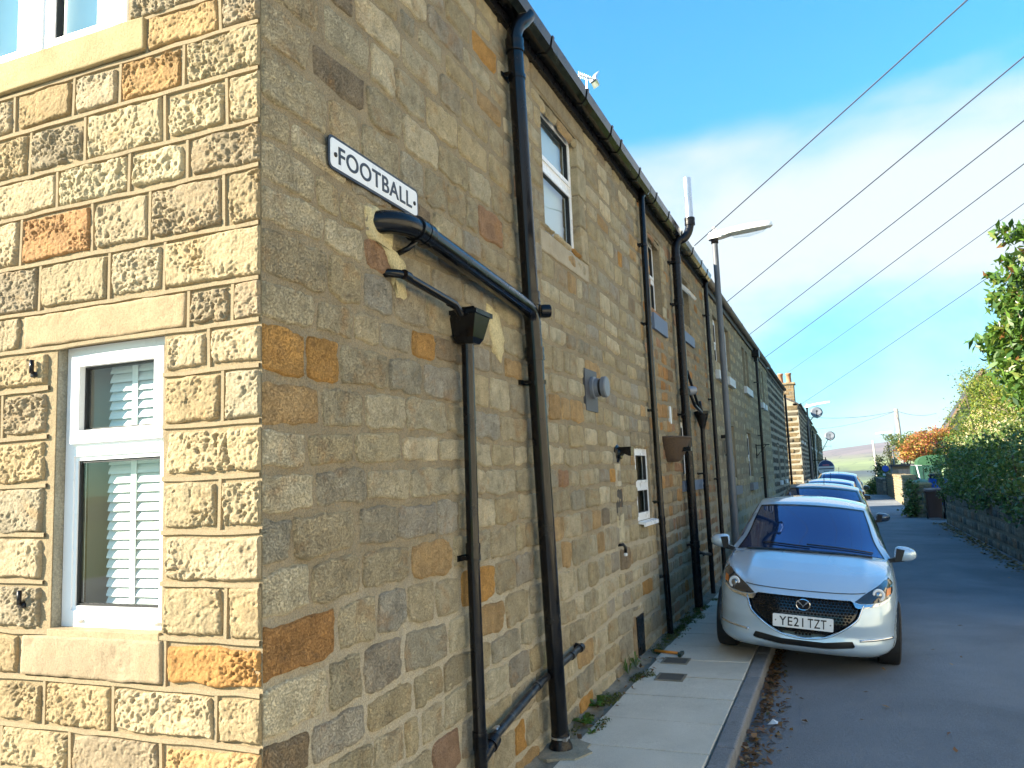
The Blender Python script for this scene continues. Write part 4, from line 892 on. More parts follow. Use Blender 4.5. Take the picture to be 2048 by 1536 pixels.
def satellite_dish(label, p, face, r, mast=None, wire=None):
    t = thing('satellite_dish', label, 'satellite dish', p, 'satellite dishes'); mb = MB()
    mb.lathe([(0, 0), (r*.4, r*.03), (r*.75, r*.10), (r, r*.19), (r*1.02, r*.2), (r*.75, r*.12), (0, r*.02)], p, face, 24); mb.build('dish', plain('dish_grey', (.17, .19, .22), .5), t, True)
    d = Vector(face).normalized(); q = Vector(p)+d*(r*.75); mb = MB(); mb.tube([Vector(p)+Vector((0, 0, -r)), q], .025, 8); mb.box(q.x-.05, q.x+.05, q.y-.05, q.y+.05, q.z-.04, q.z+.04); mb.build('arm', M['black_iron'], t)
    mb = MB(); mb.tube([p, mast], .03, 8); mb.build('mast', M['grey_metal'], t, True)
    return t
satellite_dish('grey satellite dish on a mast by the second street lamp', (.98, 46.0, 4.75), (.1, -1, .35), .32, (FX, 46.3, 3.9))
satellite_dish('small pale satellite dish on a thin mast at the end of the row', (1.35, 78.0, 4.5), (.1, -1, .3), .45, (.45, 78.2, 3.0))
def aerial(label, p, dirn, up, ln=.9, mastto=None):
    t = thing('tv_aerial', label, 'aerial', p, 'television aerials'); d = Vector(dirn).normalized(); u = Vector(up).normalized(); s = d.cross(u); P = Vector(p); mb = MB()
    mb.tube([P, P+d*ln], .012, 6); mb.build('boom', M['zinc'], t)
    mb = MB()
    for k in range(7): q = P+d*(ln*(k+.3)/7.5); mb.tube([q-u*(.06-.004*k), q+u*(.06-.004*k)], .007, 6)
    mb.build('elements', M['zinc'], t); mb = MB()
    for a in (-1, 1): q = P+d*ln; mb.prism([(0, .0), (.14, .02), (.30, .22), (.27, .24), (.10, .08), (0, .06)], (-.13, .13), lambda x, y, w, a=a, q=q: (q+d*(x*.3)+u*(a*y*.55)+s*w*.6)[:])
    mb.build('reflector', M['zinc'], t)
    if mastto: mb = MB(); mb.tube([P+d*(ln*.6), mastto], .016, 8); mb.build('mast', M['zinc'], t)
aerial('silver television aerial standing above the roofs near the silver flue', (-1.62, 10.0, 8.42), (.55, .75, 0.0), (0, 0, 1), .30, (-1.7, 10.4, 5.9))
aerial('dark television aerial low over the end of the row', (.3, 84.0, 3.7), (1, .1, 0), (0, 0, 1), 1.0, (.35, 84.2, 3.2))
# agent board
ab = thing('agent_board', 'round blue and white estate agent board on a bracket from the dark row', 'sign board', (FX, 55, 1.9))
CX, CY, CZ, CR = 1.12, 55.0, 1.62, .52
def disc(a, b, d): return (CX+a, CY-d, CZ+b)
circ = [(CR*math.cos(2*math.pi*k/40), CR*math.sin(2*math.pi*k/40)) for k in range(40)]
mb = MB(); mb.prism(circ, (-.02, .0), disc); mb.build('board', white_paint, ab)
top = [p for p in [(CR*.94*math.cos(a), CR*.94*math.sin(a)) for a in np.linspace(.22, math.pi-.22, 24)]]
mb = MB(); mb.prism(top, (.0, .006), disc); mb.build('blue_half', plain('agent_blue', (.03, .07, .20), .5), ab)
mb = MB(); slab(mb, -.46, .46, -.09, -.03, .0, .005, disc); mb.build('stripe', sign_black, ab)
rm = MB(); rk = random.Random(3)
for q in range(7): slab(rm, -.20+q*.058, -.20+q*.058+.04, .15, .15+rk.uniform(.06, .10), .006, .010, disc)
rm.build('red_mark', plain('agent_red', (.75, .22, .25), .5), ab)
rm = MB()
for q in range(6): slab(rm, -.16+q*.055, -.16+q*.055+.04, -.26, -.26+rk.uniform(.05, .08), .0, .004, disc)
rm.build('dark_mark', plain('agent_teal', (.10, .22, .28), .5), ab)
mb = MB(); mb.box(FX-.01, CX+.1, CY+.02, CY+.06, CZ+.50, CZ+.56); mb.box(CX-.03, CX+.03, CY+.0, CY+.05, CZ+.4, CZ+.7); mb.build('bracket', M['black_iron'], ab)
ps = thing('pale_strip', 'pale slanting board hanging down the front of the dark row', 'board', (FX, 66, 1)); mb = MB(); mb.prism([(.0, .9), (.04, .9), (.10, 4.3), (.06, 4.3)], (66.0, 66.35), lambda a, b, d: (FX+.05+a, d, b)); mb.build('board', white_paint, ps)
# alarm boxes / bell on the buff house
lt = thing('wall_lantern', 'black and silver wall lantern on the buff house beside its first door', 'lantern', (0, 12.4, 2.2)); mb = MB(); mb.box(-.01, .12, 12.30, 12.42, 2.30, 2.36); mb.box(.06, .16, 12.28, 12.44, 1.98, 2.02); mb.build('bracket', M['black_iron'], lt); mb = MB(); mb.lathe([(.03, 0), (.07, .02), (.07, .22), (.03, .27)], (.10, 12.36, 2.02), n=8); mb.build('lantern_body', M['zinc'], lt)
lt = thing('wall_bracket', 'black hanging-basket bracket near the box-head downpipe', 'bracket', (0, 18.7, 2.2)); mb = MB(); mb.box(-.01, .03, 18.68, 18.72, 2.0, 2.35); mb.tube([(.0, 18.7, 2.32), (.34, 18.7, 2.33)], .012, 6); mb.tube([(.02, 18.7, 2.05), (.26, 18.7, 2.32)], .010, 6); mb.build('arm', M['black_iron'], lt)

# ================================================================== OVERHEAD WIRES
wire_m = plain('wire_grey', (.05, .065, .085), .6)
PT = Vector((11.76, -6.09, 7.74))
tpole = thing('telegraph_pole', 'telegraph pole behind the viewer that the overhead wires fan out from', 'telegraph pole', (PT.x, PT.y, -.12)); mb = MB(); mb.tube([(PT.x, PT.y, -.6), (PT.x, PT.y, 8.2)], .12, 12, radii=[.14, .10]); mb.build('pole', plain('creosoted_wood', (.10, .075, .05), .9, var=.2), tpole, True)
ends = [((.06, 10.3, 5.30), 'wire meeting the eaves just beyond the silver flue'), ((.06, 14.07, 5.1), 'wire meeting the buff house at its near end'), ((.06, 18.46, 5.1), 'wire meeting the buff house near its box-head downpipe'), ((.06, 23.1, 5.1), 'wire meeting the far end of the buff house gutter'), ((-.3, 40.9, 6.5), 'wire meeting the sunlit chimney'), ((.12, 42.3, 4.9), 'lowest wire, meeting the dark row below the chimney')]
for (p, lb) in ends:
    a = Vector(p); w = thing('overhead_wire', lb, 'wire', p, 'overhead wires'); k = 14; L = (PT-a).length
    mb = MB(); mb.tube([a.lerp(PT, i/k)-Vector((0, 0, .0028*L*4*(i/k)*(1-i/k))) for i in range(k+1)], .0085, 6); mb.build('cable', wire_m, w)
# far telegraph pole with its wires
tp2 = thing('telegraph_pole', 'pale wooden telegraph pole rising behind the autumn tree', 'telegraph pole', (6.1, 60, -.12)); mb = MB(); mb.tube([(6.15, 60, -.5), (5.95, 60, 5.55)], .13, 10, radii=[.17, .13]); mb.build('pole', plain('silvered_wood', (.34, .31, .27), .9, var=.15), tp2, True)
for p, lb in (((FX, 52, 4.9), 'thin wire from the far pole to the chimney house'), ((FX, 66, 4.7), 'lower thin wire from the far pole to the dark row'), ((9.5, 70, 5.6), 'thin wire running right from the far pole'), ((5.0, 58, .5), 'stay wire slanting down from the far pole')):
    a = Vector(p); b = Vector((5.98, 60, 5.4)); w = thing('overhead_wire', lb, 'wire', p, 'far overhead wires'); mb = MB(); mb.tube([a.lerp(b, i/10)-Vector((0, 0, .25*4*(i/10)*(1-i/10) if 'stay' not in lb else 0)) for i in range(11)], .012, 6); mb.build('cable', wire_m, w)
tp3 = thing('telegraph_pole', 'thin distant pole before the conifers', 'telegraph pole', (6.3, 105, -3)); mb = MB(); mb.tube([(6.3, 105, -4), (6.0, 105, 4.6)], .13, 8); mb.build('pole', plain('pale_pole', (.45, .42, .36), .9), tp3, True)

# ================================================================== PAVEMENT, KERB, ROAD
def ground_mat(name, c1, c2, sc=3, fine=220, bmp=.4, spots=None, rough=.9, stain=None, big=None):
    mt, t, b = newmat(name); b.inputs['Roughness'].default_value = rough; b.inputs['Specular IOR Level'].default_value = .3
    n = noise_node(t, sc, 8, .6); r = ramp(t, n.outputs['Fac'], ((.33, 0.), (.68, 1.))); c = mixc(t, r.outputs[0], c1, c2)
    n2 = noise_node(t, fine, 3, .8); r2 = ramp(t, n2.outputs['Fac'], ((.32, .62), (.55, 1.), (.72, 1.55))); c = mixc(t, 1., c, r2.outputs[0], 'MULTIPLY')
    if big:
        n4 = noise_node(t, big[0], 5, .55, dist=1.2); r4 = ramp(t, n4.outputs['Fac'], ((.35, big[1]), (.65, big[2]))); c = mixc(t, 1., c, r4.outputs[0], 'MULTIPLY')
    if stain: n3 = noise_node(t, sc*1.3, 9, .72); r3 = ramp(t, n3.outputs['Fac'], ((.58, 0.), (.74, stain[1]))); c = mixc(t, r3.outputs[0], c, stain[0])
    if spots:
        vo = N(t, 'ShaderNodeTexVoronoi'); vo.inputs['Scale'].default_value = spots[0]; cc = N(t, 'ShaderNodeTexCoord'); t.links.new(cc.outputs['Object'], vo.inputs['Vector'])
        rr = ramp(t, vo.outputs['Distance'], ((.0, spots[2]), (spots[3], 0.))); c = mixc(t, rr.outputs[0], c, spots[1])
    t.links.new(c, b.inputs['Base Color']); pn = bump(t, b, n2.outputs['Fac'], bmp, .006); n5 = noise_node(t, fine*.25, 4); bump(t, b, n5.outputs['Fac'], bmp*.6, .012, pn)
    return mt
M['asphalt'] = ground_mat('asphalt', (.195, .22, .25), (.245, .27, .30), .9, 190, .8, (7.5, (.30, .30, .29), .75, .045), .82, ((.14, .15, .165), .6), (.35, .82, 1.15))
M['flag'] = ground_mat('concrete_flag', (.70, .66, .56), (.58, .545, .46), 2.2, 260, .25, None, .9, ((.36, .33, .24), .5))
M['kerb'] = ground_mat('kerb_stone', (.19, .20, .21), (.26, .265, .27), 4, 150, .35, None, .85, ((.07, .07, .065), .5))
M['verge'] = ground_mat('rough_concrete', (.30, .28, .23), (.18, .17, .13), 6, 160, .8, None, .95, ((.09, .10, .04), .75))
ROADZ = -.12
M['joint'] = plain('dark_joint_soil', (.035, .032, .022), .95, var=.3, vscale=12)
def road_z(x, y):
    z = np.full_like(np.asarray(x, float), ROADZ); z = z+.035*(1-((x-3.0)/2.0)**2).clip(-1, 1); z = z-np.clip((y-48), 0, 400)**1.6*.0060
    return z
ys = np.concatenate([np.linspace(-14, 12, 66), np.linspace(12.6, 60, 60), np.linspace(62, 130, 25)]); xs = np.linspace(1.05, 5.9, 26)
heightfield('road', xs, ys, lambda x, y: road_z(x, y)-.02*(np.abs(x-3.4) > 2.2), M['asphalt'])
heightfield('side_street', np.linspace(-14, 1.04, 20), np.linspace(-14, -1.6, 10), lambda x, y: np.full_like(x, ROADZ+.0), M['asphalt'])
pv = bpy.data.objects.new('pavement', None); COL.objects.link(pv); pv['kind'] = 'structure'
mb = MB(); mb.box(-.25, 1.02, -1.5, 33, -.24, -.05); mb.build('bedding', M['joint'], pv)
mb = MB(); mb.box(-14, -.25, -1.5, -.02, -.2, -.022); mb.build('bedding', M['verge'], pv)
# strip of rough concrete and moss against the wall foot
xs = np.linspace(-.03, .17, 9); ysx = np.arange(-.5, 12, .06)
X, Y = np.meshgrid(xs, ysx); Pn = np.stack([X.ravel()*14, Y.ravel()*6, X.ravel()*0], 1); Z = -.012+fbm(Pn, 4, 3)*.012+.03*sstep(.10, -.02, X.ravel())
put('wall_foot_fillet', mesh_np('wall_foot_fillet', np.stack([X.ravel(), Y.ravel(), Z], 1), grid_faces(len(xs), len(ysx)), M['verge'], None, True), pv)
rs = random.Random(5); yj = -1.45; slabs = []
while yj < 32:
    L = .622 if yj < 12 else 1.2
    slabs.append((yj, yj+L)); yj += L
def flag_mesh(x0, x1, y0, y1, seed):
    bm = bmesh.new(); bmesh.ops.create_cube(bm, size=1)
    for v in bm.verts: v.co = Vector(((x0+x1)/2+v.co.x*(x1-x0), (y0+y1)/2+v.co.y*(y1-y0), -.03+v.co.z*.06))
    ed = [e for e in bm.edges if e.verts[0].co.z > -.01 and e.verts[1].co.z > -.01]
    bmesh.ops.bevel(bm, geom=ed, offset=.006, segments=2, profile=.5, affect='EDGES')
    rq = random.Random(seed); a, b, c = rq.uniform(-.004, .004), rq.uniform(-.005, .005), rq.uniform(-.003, .002)
    for v in bm.verts: v.co.z += (v.co.x-.6)*a+(v.co.y-(y0+y1)/2)*b+c; v.co.x += rq.uniform(-.003, .003); v.co.y += rq.uniform(-.003, .003)
    me = bpy.data.meshes.new('paving_slab'); bm.to_mesh(me); bm.free(); me.materials.append(M['flag']); return me
for k, (a, b) in enumerate(slabs):
    x0 = .165+rs.uniform(-.008, .008)
    put('paving_slab', flag_mesh(x0, 1.016, a+.010, b-.010, k), pv)
for k in range(16): put('paving_slab', flag_mesh(-.62-k*.62, -.02-k*.62, -1.45, -.62, 200+k), pv); put('paving_slab', flag_mesh(-.62-k*.62, -.02-k*.62, -.61, -.05, 300+k), pv)
yk = -1.5; k = 0
while yk < 33:
    L = .915; bm = bmesh.new(); bmesh.ops.create_cube(bm, size=1)
    for v in bm.verts: v.co = Vector((1.085+v.co.x*.125, yk+L/2+v.co.y*(L-.008), -.105+v.co.z*.21+ (0.0)))
    bmesh.ops.bevel(bm, geom=[e for e in bm.edges if all(v.co.z > -.05 for v in e.verts)], offset=.014, segments=2, profile=.5, affect='EDGES')
    dz = rs.uniform(-.004, .004)
    for v in bm.verts: v.co.z += dz; v.co.x += fbm(np.array([[v.co.y*3, v.co.z*9, 0]]), 2, 4)[0]*.006
    me = bpy.data.meshes.new('kerb_stone'); bm.to_mesh(me); bm.free(); me.materials.append(M['kerb']); put('kerb_stone', me, pv); yk += L; k += 1
for k in range(14):
    mb = MB(); mb.box(-.9-k*.92, .0-k*.92+.008, -1.63, -1.505, -.21, .0, .012); mb.build('kerb_stone', M['kerb'], pv)
# stop-tap covers and the cement pad round the soil pipe foot
ic = plain('iron_cover', (.10, .095, .08), .7, metal=.3, var=.3, vscale=40, bmp=.6, bscale=90)
for (x, y, lb) in ((.43, 4.72, 'rusty square cover set in the pavement nearer the soil pipe'), (.36, 5.32, 'weathered square cover set in the pavement beside the hammer')):
    t = thing('stopcock_cover', lb, 'cover', (x, y, 0)); mb = MB(); mb.box(x-.10, x+.10, y-.10, y+.10, -.02, .006, .004); mb.build('lid', ic, t); mb = MB(); ring(mb, x-.12, x+.12, y-.12, y+.12, .018, -.02, .008, lambda a, b, d: (a, b, d)); mb.build('rim', M['verge'], t)
cp = MB(); m_ = 18; rp = random.Random(2); P = [(.12+(.17+rp.uniform(-.02, .03))*math.cos(2*math.pi*i/m_), 2.74+(.21+rp.uniform(-.03, .03))*math.sin(2*math.pi*i/m_)) for i in range(m_)]
cp.prism([(max(p[0], .0), p[1]) for p in P], (-.02, .010), lambda a, b, d: (a, b, d)); cp.build('cement_pad', M['pale_mortar'], pv)
# hammer
hm = thing('hammer', 'orange-handled hammer lying on the pavement by the wall', 'hammer', (.2, 5.6, 0))
mb = MB(); mb.tube([(.10, 5.64, .018), (.24, 5.60, .018), (.335, 5.575, .018)], .013, 10); mb.build('handle', plain('orange_handle', (.75, .26, .03), .45), hm, True)
mb = MB(); mb.tube([(.335, 5.575, .018), (.36, 5.57, .018)], .010, 8); mb.box(.352, .385, 5.49, 5.62, .004, .034, .006); mb.lathe([(.018, 0), (.018, .03)], (.369, 5.49, .019), (0, -1, 0), 12); mb.build('head', plain('dark_green_steel', (.03, .06, .05), .4, metal=.5), hm)
# ================================================================== CARS
def paint(name, col, rough=.22, metal=.75, flake=.05):
    mt, t, b = newmat(name); b.inputs['Base Color'].default_value = (*col, 1); b.inputs['Metallic'].default_value = metal; b.inputs['Roughness'].default_value = rough
    b.inputs['Coat Weight'].default_value = 1.0; b.inputs['Coat Roughness'].default_value = .03
    n = noise_node(t, .8, 2, .5); r = ramp(t, n.outputs['Fac'], ((.3, rough-.02), (.7, rough+.03))); t.links.new(r.outputs[0], b.inputs['Roughness'])
    return mt
car_black = plain('car_black_plastic', (.012, .012, .013), .45, var=.1)
car_gloss = plain('car_gloss_black', (.008, .008, .009), .12, spec=.6)
car_glass = plain('car_glass', (.055, .12, .30), .03, metal=.75, spec=.75, coat=1.0)
chrome = plain('chrome', (.72, .73, .75), .12, metal=1.0)
tyre_m = plain('tyre_rubber', (.018, .018, .019), .8, var=.2, vscale=30)
rim_m = plain('alloy_grey', (.20, .21, .22), .3, metal=.9)
amber = plain('amber_lens', (.85, .24, .04), .25)
ring_m = plain('led_ring_white', (.85, .86, .86), .25)
lampglass = plain('dark_lamp', (.02, .022, .026), .06, spec=.8, coat=1.0)
refl_m = plain('lamp_reflector', (.35, .37, .40), .15, metal=.9)
red_lamp = plain('red_lamp', (.35, .012, .012), .15, coat=1.0)
plate_w = plain('plate_white', (.90, .91, .90), .4); plate_y = plain('plate_yellow', (.80, .55, .06), .4); plate_k = plain('plate_black', (.01, .01, .01), .5)
def cr(P, n):
    """Catmull-Rom through the points, n samples per span"""
    P = [np.array(p, float) for p in P]; Q = [2*P[0]-P[1]]+P+[2*P[-1]-P[-2]]; r = []
    for i in range(1, len(Q)-2):
        for t in np.linspace(0, 1, n, endpoint=False):
            a, b, c, d = Q[i-1:i+3]; r.append(.5*(2*b+(c-a)*t+(2*a-5*b+4*c-d)*t*t+(3*b-a-3*c+d)*t**3))
    r.append(P[-1]); return np.array(r)
class CarShape:
    def __init__(s, L=4.06, Wd=.8475, Hs=1.0):
        k = L/4.06; w = Wd/.8475; s.k = k; s.Hs = Hs
        half = [(0, 0), (.2, .006), (.4, .035), (.55, .085), (.665, .165), (.745, .28), (.79, .43), (.82, .66), (.838, 1.0), (.8475, 1.5), (.8475, 2.4), (.84, 3.0), (.822, 3.45), (.785, 3.74), (.69, 3.93), (.5, 4.02), (.25, 4.055), (0, 4.06)]
        C = cr([(x*w, y*k) for x, y in half], 10); s.out = C; d = np.r_[0, np.cumsum(np.hypot(*np.diff(C, axis=0).T))]; s.arc = d/d[-1]
        T = np.gradient(C, axis=0); T /= np.hypot(T[:, 0], T[:, 1])[:, None]+1e-9; s.nrm = np.stack([-T[:, 1], T[:, 0]], 1)   # inward
        s.pf = (np.array([0, .06, .12, .2, .32, .5, .66, .8, .91, 1]), np.array([.085, .03, .006, .0, .012, .008, .022, .05, .085, .15]))
        s.ps = (np.array([0, .08, .2, .35, .5, .68, .82, .93, 1]), np.array([.08, .03, .008, .0, .004, .002, .016, .036, .075]))
    def zt(s, y):
        y = y/s.k; return np.interp(y, [0, .1, .3, .6, 1.0, 1.5, 2.5, 3.5, 3.8, 4.06], [.712, .725, .79, .85, .90, .935, .965, .985, .975, .96])*s.Hs
    def belt(s, t, v, off=0.0):
        """point on the lower body; t = share of the half outline from nose to tail, v = 0 sill .. 1 shoulder"""
        t = np.asarray(t, float); v = np.asarray(v, float); sg = np.sign(t)+(t == 0); a = np.abs(t)
        x = np.interp(a, s.arc, s.out[:, 0]); y = np.interp(a, s.arc, s.out[:, 1]); nx = np.interp(a, s.arc, s.nrm[:, 0]); ny = np.interp(a, s.arc, s.nrm[:, 1])
        fr = sstep(.75*s.k, .15*s.k, y); f = np.interp(v, *s.pf)*fr+np.interp(v, *s.ps)*(1-fr)-off
        z0 = .17+.02*(1-fr); z = z0+v*(s.zt(y)-z0)
        return np.stack([(x+nx*f)*sg, y+ny*f, z], -1)
    def t_of_x(s, x):      # front arc
        n = int(np.argmax(s.out[:, 1] > .6*s.k)); return np.sign(x)*np.interp(np.abs(x), s.out[:n, 0], s.arc[:n])
    def t_of_y(s, y): 
        i0 = np.argmax(s.out[:, 1] > .2); i1 = np.argmax(s.out[:, 1] > 3.85*s.k); return np.interp(y, s.out[i0:i1, 1], s.arc[i0:i1])
    def front(s, x, z, off=0.0):
        """point on the nose seen at (x, z)"""
        x = np.asarray(x, float); z = np.asarray(z, float); xq = x.copy(); v = .4*np.ones_like(x)
        for _ in range(16):
            t = s.t_of_x(xq); p = s.belt(t, v, off); xq = np.clip(xq+(x-p[..., 0])*.8, -.85, .85); v = np.clip(v+(z-p[..., 2])/(s.zt(p[..., 1])-.17), -.05, 1)
        t = s.t_of_x(xq)
        return s.belt(t, v, off)
def inpoly(P, x, z):
    c = np.zeros(x.shape, bool); n = len(P)
    for i in range(n):
        (x1, z1), (x2, z2) = P[i], P[(i+1) % n]
        k = ((z1 > z) != (z2 > z)) & (x < (x2-x1)*(z-z1)/(z2-z1+1e-12)+x1); c ^= k
    return c
def to_edge(P, x, z):
    best = np.full(x.shape, 1e9); bx = x.copy(); bz = z.copy(); n = len(P)
    for i in range(n):
        (x1, z1), (x2, z2) = P[i], P[(i+1) % n]; dx, dz = x2-x1, z2-z1; u = np.clip(((x-x1)*dx+(z-z1)*dz)/(dx*dx+dz*dz+1e-12), 0, 1)
        qx, qz = x1+u*dx, z1+u*dz; d = np.hypot(x-qx, z-qz); k = d < best; best[k] = d[k]; bx[k] = qx[k]; bz[k] = qz[k]
    return bx, bz
def patch_mesh(poly, fn, off, step=.022, name='patch', mat=None, thick=0.0):
    """polygon in a 2-D view laid on a surface: fn(x, z, off)"""
    P = np.array(poly); x0, z0 = P.min(0)-step; x1, z1 = P.max(0)+step
    nx = int((x1-x0)/step)+2; nz = int((z1-z0)/step)+2; X, Z = np.meshgrid(np.linspace(x0, x1, nx), np.linspace(z0, z1, nz)); X = X.ravel(); Z = Z.ravel()
    ins = inpoly(poly, X, Z); F = grid_faces(nx, nz); keep = ins[F].any(1); F = F[keep]
    mv = ~ins; bx, bz = to_edge(poly, X, Z); X = np.where(mv, bx, X); Z = np.where(mv, bz, Z)
    V = fn(X, Z, off); use = np.unique(F); mp_ = -np.ones(len(V), int); mp_[use] = np.arange(len(use))
    return mesh_np(name, V[use], mp_[F], mat, None, True)
def build_car(root, body_m, front=True, plate=None, S=None, rear_plate=None, detail=True):
    S = S or CarShape(); k = S.k; Hs = S.Hs
    loc = lambda n, me, par=None: put(n, me, par or root, world=False)
    # ---- lower body grid
    ts = np.concatenate([np.linspace(-1, -.62, 36), np.linspace(-.61, .61, 160), np.linspace(.62, 1, 36)]); vs = np.linspace(0, 1, 34)
    T, Vv = np.meshgrid(ts, vs); P = S.belt(T.ravel(), Vv.ravel()); F = grid_faces(len(ts), len(vs))
    X, Y, Z = P.T
    GR = [(-.415, .658), (.415, .658), (.492, .60), (.45, .50), (.33, .405), (.20, .34), (0, .312), (-.20, .34), (-.33, .405), (-.45, .50), (-.492, .60)]
    IN = [(-.47, .318), (-.36, .310), (-.18, .286), (.18, .286), (.36, .310), (.47, .318), (.43, .258), (.2, .232), (-.2, .232), (-.43, .258)]
    WR = .335
    cut = np.zeros(len(F), bool); isfront = Y < .55*k
    for cy in (.80*k, 3.37*k):
        side = np.abs(X) > .5; r = np.hypot(Y-cy, Z-.30); ins = side & (r < WR) & (Z < .66); full = ins[F].all(1); cut |= full
        mvv = ins; ang = np.arctan2(Z-.30, Y-cy); ny = cy+np.cos(ang)*WR; nz = .30+np.sin(ang)*WR
        hit = np.zeros(len(P), bool); mixed = ins[F].any(1) & ~full; hit[np.unique(F[mixed])] = True; hit &= ins & (Z > .14)
        Y = np.where(hit, ny, Y); Z = np.where(hit, nz, Z)
    if front:
        for G in (GR, IN):
            ins = isfront & inpoly(G, X, Z); full = ins[F].all(1); cut |= full; mixed = ins[F].any(1) & ~full; hit = np.zeros(len(P), bool); hit[np.unique(F[mixed])] = True; hit &= ins
            bx, bz = to_edge(G, X, Z); q = S.front(bx, bz); X = np.where(hit, q[:, 0], X); Y = np.where(hit, q[:, 1], Y); Z = np.where(hit, q[:, 2], Z)
    P = np.stack([X, Y, Z], 1); F = F[~cut]
    # ---- bonnet and wings
    na, ns = 41, 26; A = np.linspace(-1, 1, na); Sg = np.linspace(0, 1, ns); bon = np.zeros((ns, na, 3))
    ye0 = .30*k; te0 = float(S.t_of_y(ye0)); e0 = S.belt(A*te0, np.ones(na)); e0c = S.belt(0., 1.)
    ec = S.belt(te0, 1.); g0 = (e0[:, 1]-e0c[1])/(ec[1]-e0c[1]+1e-9); h0 = (e0[:, 2]-e0c[2])/(ec[2]-e0c[2]+1e-9); xa = e0[:, 0]/ec[0]
    for i, s in enumerate(Sg):
        ye = (.30+(1.30-.30)*s)*k; te = float(S.t_of_y(ye)); en = S.belt(te, 1.); yc = e0c[1]+(.985*k-e0c[1])*s
        zc = np.interp(s, [0, .06, .15, .3, .55, .8, 1], [.712, .745, .785, .84, .905, .955, .985])*Hs
        g = g0*(1-s)+np.abs(A)**2.4*s; hh = h0*(1-s)+np.abs(A)**3.2*s; x = (xa*(1-min(1, s*3))+A*min(1, s*3))*en[0]
        crease = .010*np.exp(-((np.abs(A)-.70)/.07)**2)*math.sin(math.pi*min(s*1.1, 1))
        bon[i] = np.stack([x, yc+(en[1]-yc)*g, zc+(en[2]-zc)*hh+crease*Hs], 1)
    V = [P]; FF = [F]; n0 = len(P); V.append(bon.reshape(-1, 3)); FF.append(grid_faces(na, ns)+n0); n0 += na*ns
    # ---- screen, roof, tail, sides
    def row(yc, ye, xe, zc, ze, p=2.2): return np.stack([A*xe, (yc+(ye-yc)*np.abs(A)**2.2)*k, (zc+(ze-zc)*np.abs(A)**p)*Hs], 1)
    top = [bon[-1], row(1.20, 1.44, .675, 1.115, 1.075), row(1.45, 1.66, .62, 1.28, 1.24), row(1.70, 1.87, .572, 1.415, 1.375), row(1.84, 1.98, .565, 1.452, 1.405), row(2.2, 2.3, .575, 1.487, 1.428), row(2.7, 2.75, .57, 1.485, 1.425), row(3.15, 3.15, .555, 1.458, 1.405), row(3.50, 3.44, .54, 1.40, 1.365), row(3.66, 3.62, .575, 1.28, 1.25), row(3.86, 3.78, .63, 1.08, 1.06)]
    tb = float(S.t_of_y(3.72*k)); top.append(S.belt(np.where(A < 0, -1, 1)*(1-(1-tb)*np.abs(A)**1.0), np.ones(na)))
    top = np.array(top); sm = []
    for j in range(na): sm.append(cr(top[:, j], 5))
    sm = np.array(sm).transpose(1, 0, 2); nr = len(sm); V.append(sm.reshape(-1, 3)); FF.append(grid_faces(na, nr)+n0); n0 += na*nr
    nsd = 14
    for sgn, col in ((-1, 0), (1, na-1)):
        up = sm[:, col]; lo = []
        yy0, yy1 = bon[-1][col][1], top[-1][col][1]
        for q in up: lo.append(S.belt(sgn*float(S.t_of_y(np.clip(q[1], yy0, yy1))), 1.))
        lo = np.array(lo); W_ = np.linspace(0, 1, nsd)[:, None, None]; gs = lo[None]*(1-W_)+up[None]*W_; gs[:, :, 0] += sgn*.028*np.sin(math.pi*W_[:, :, 0])
        V.append(gs.reshape(-1, 3)); FF.append(grid_faces(nr, nsd)+n0); n0 += nr*nsd
    allV = np.concatenate(V); allF = np.concatenate(FF)
    me = mesh_np('body', allV, allF, body_m, None, True)
    bm = bmesh.new(); bm.from_mesh(me); bmesh.ops.remove_doubles(bm, verts=bm.verts, dist=.004); bmesh.ops.recalc_face_normals(bm, faces=bm.faces); bm.to_mesh(me); bm.free(); me.polygons.foreach_set('use_smooth', np.ones(len(me.polygons), bool))
    body = loc('body', me)
    # glass laid on the shell
    def on_rows(r0, r1, a0, a1, off, nm, mat, mold=None):
        i0, i1 = int(r0*5), int(r1*5); sub = sm[i0:i1+1]; ia = np.linspace(0, na-1, na); aa = np.linspace(a0, a1, na); Gp = np.array([[np.interp(q, A, sub[i][:, c]) for c in range(3)] for i in range(len(sub)) for q in aa]).reshape(len(sub), na, 3)
        du = np.gradient(Gp, axis=1); dv = np.gradient(Gp, axis=0); nn = np.cross(du, dv); nn /= np.linalg.norm(nn, axis=2)[..., None]+1e-9; nn *= np.sign(nn[..., 2:3])+(nn[..., 2:3] == 0); Gp = Gp+nn*off
        return loc(nm, mesh_np(nm, Gp.reshape(-1, 3), grid_faces(na, len(sub)), mat, None, True))
    on_rows(.0, 3.0, -.95, .95, .003, 'screen_surround', car_gloss); on_rows(.15, 2.85, -.92, .92, .006, 'windscreen', car_glass)
    on_rows(7.7, 9.9, -.90, .90, .005, 'rear_window', car_glass)
    for sgn, col in ((-1, 0), (1, na-1)):
        up = sm[:, col]; idx = [i for i in range(len(up)) if 1.42*k < up[i][1] < 3.5*k]; G = []
        for w in np.linspace(.06, .88, 8):
            for i in idx:
                lo = S.belt(sgn*float(S.t_of_y(up[i][1])), 1.); p = lo*(1-w)+up[i]*w; p[0] += sgn*(.028*math.sin(math.pi*w)+.004); G.append(p)
        loc('side_window', mesh_np('side_window', np.array(G), grid_faces(len(idx), 8), car_glass, None, True))
        mb = MB(); q = bon[-1][col]; c = Vector((sgn*.925, q[1]+.02, q[2]+.075)); bm = bmesh.new(); bmesh.ops.create_uvsphere(bm, u_segments=20, v_segments=12, radius=1)
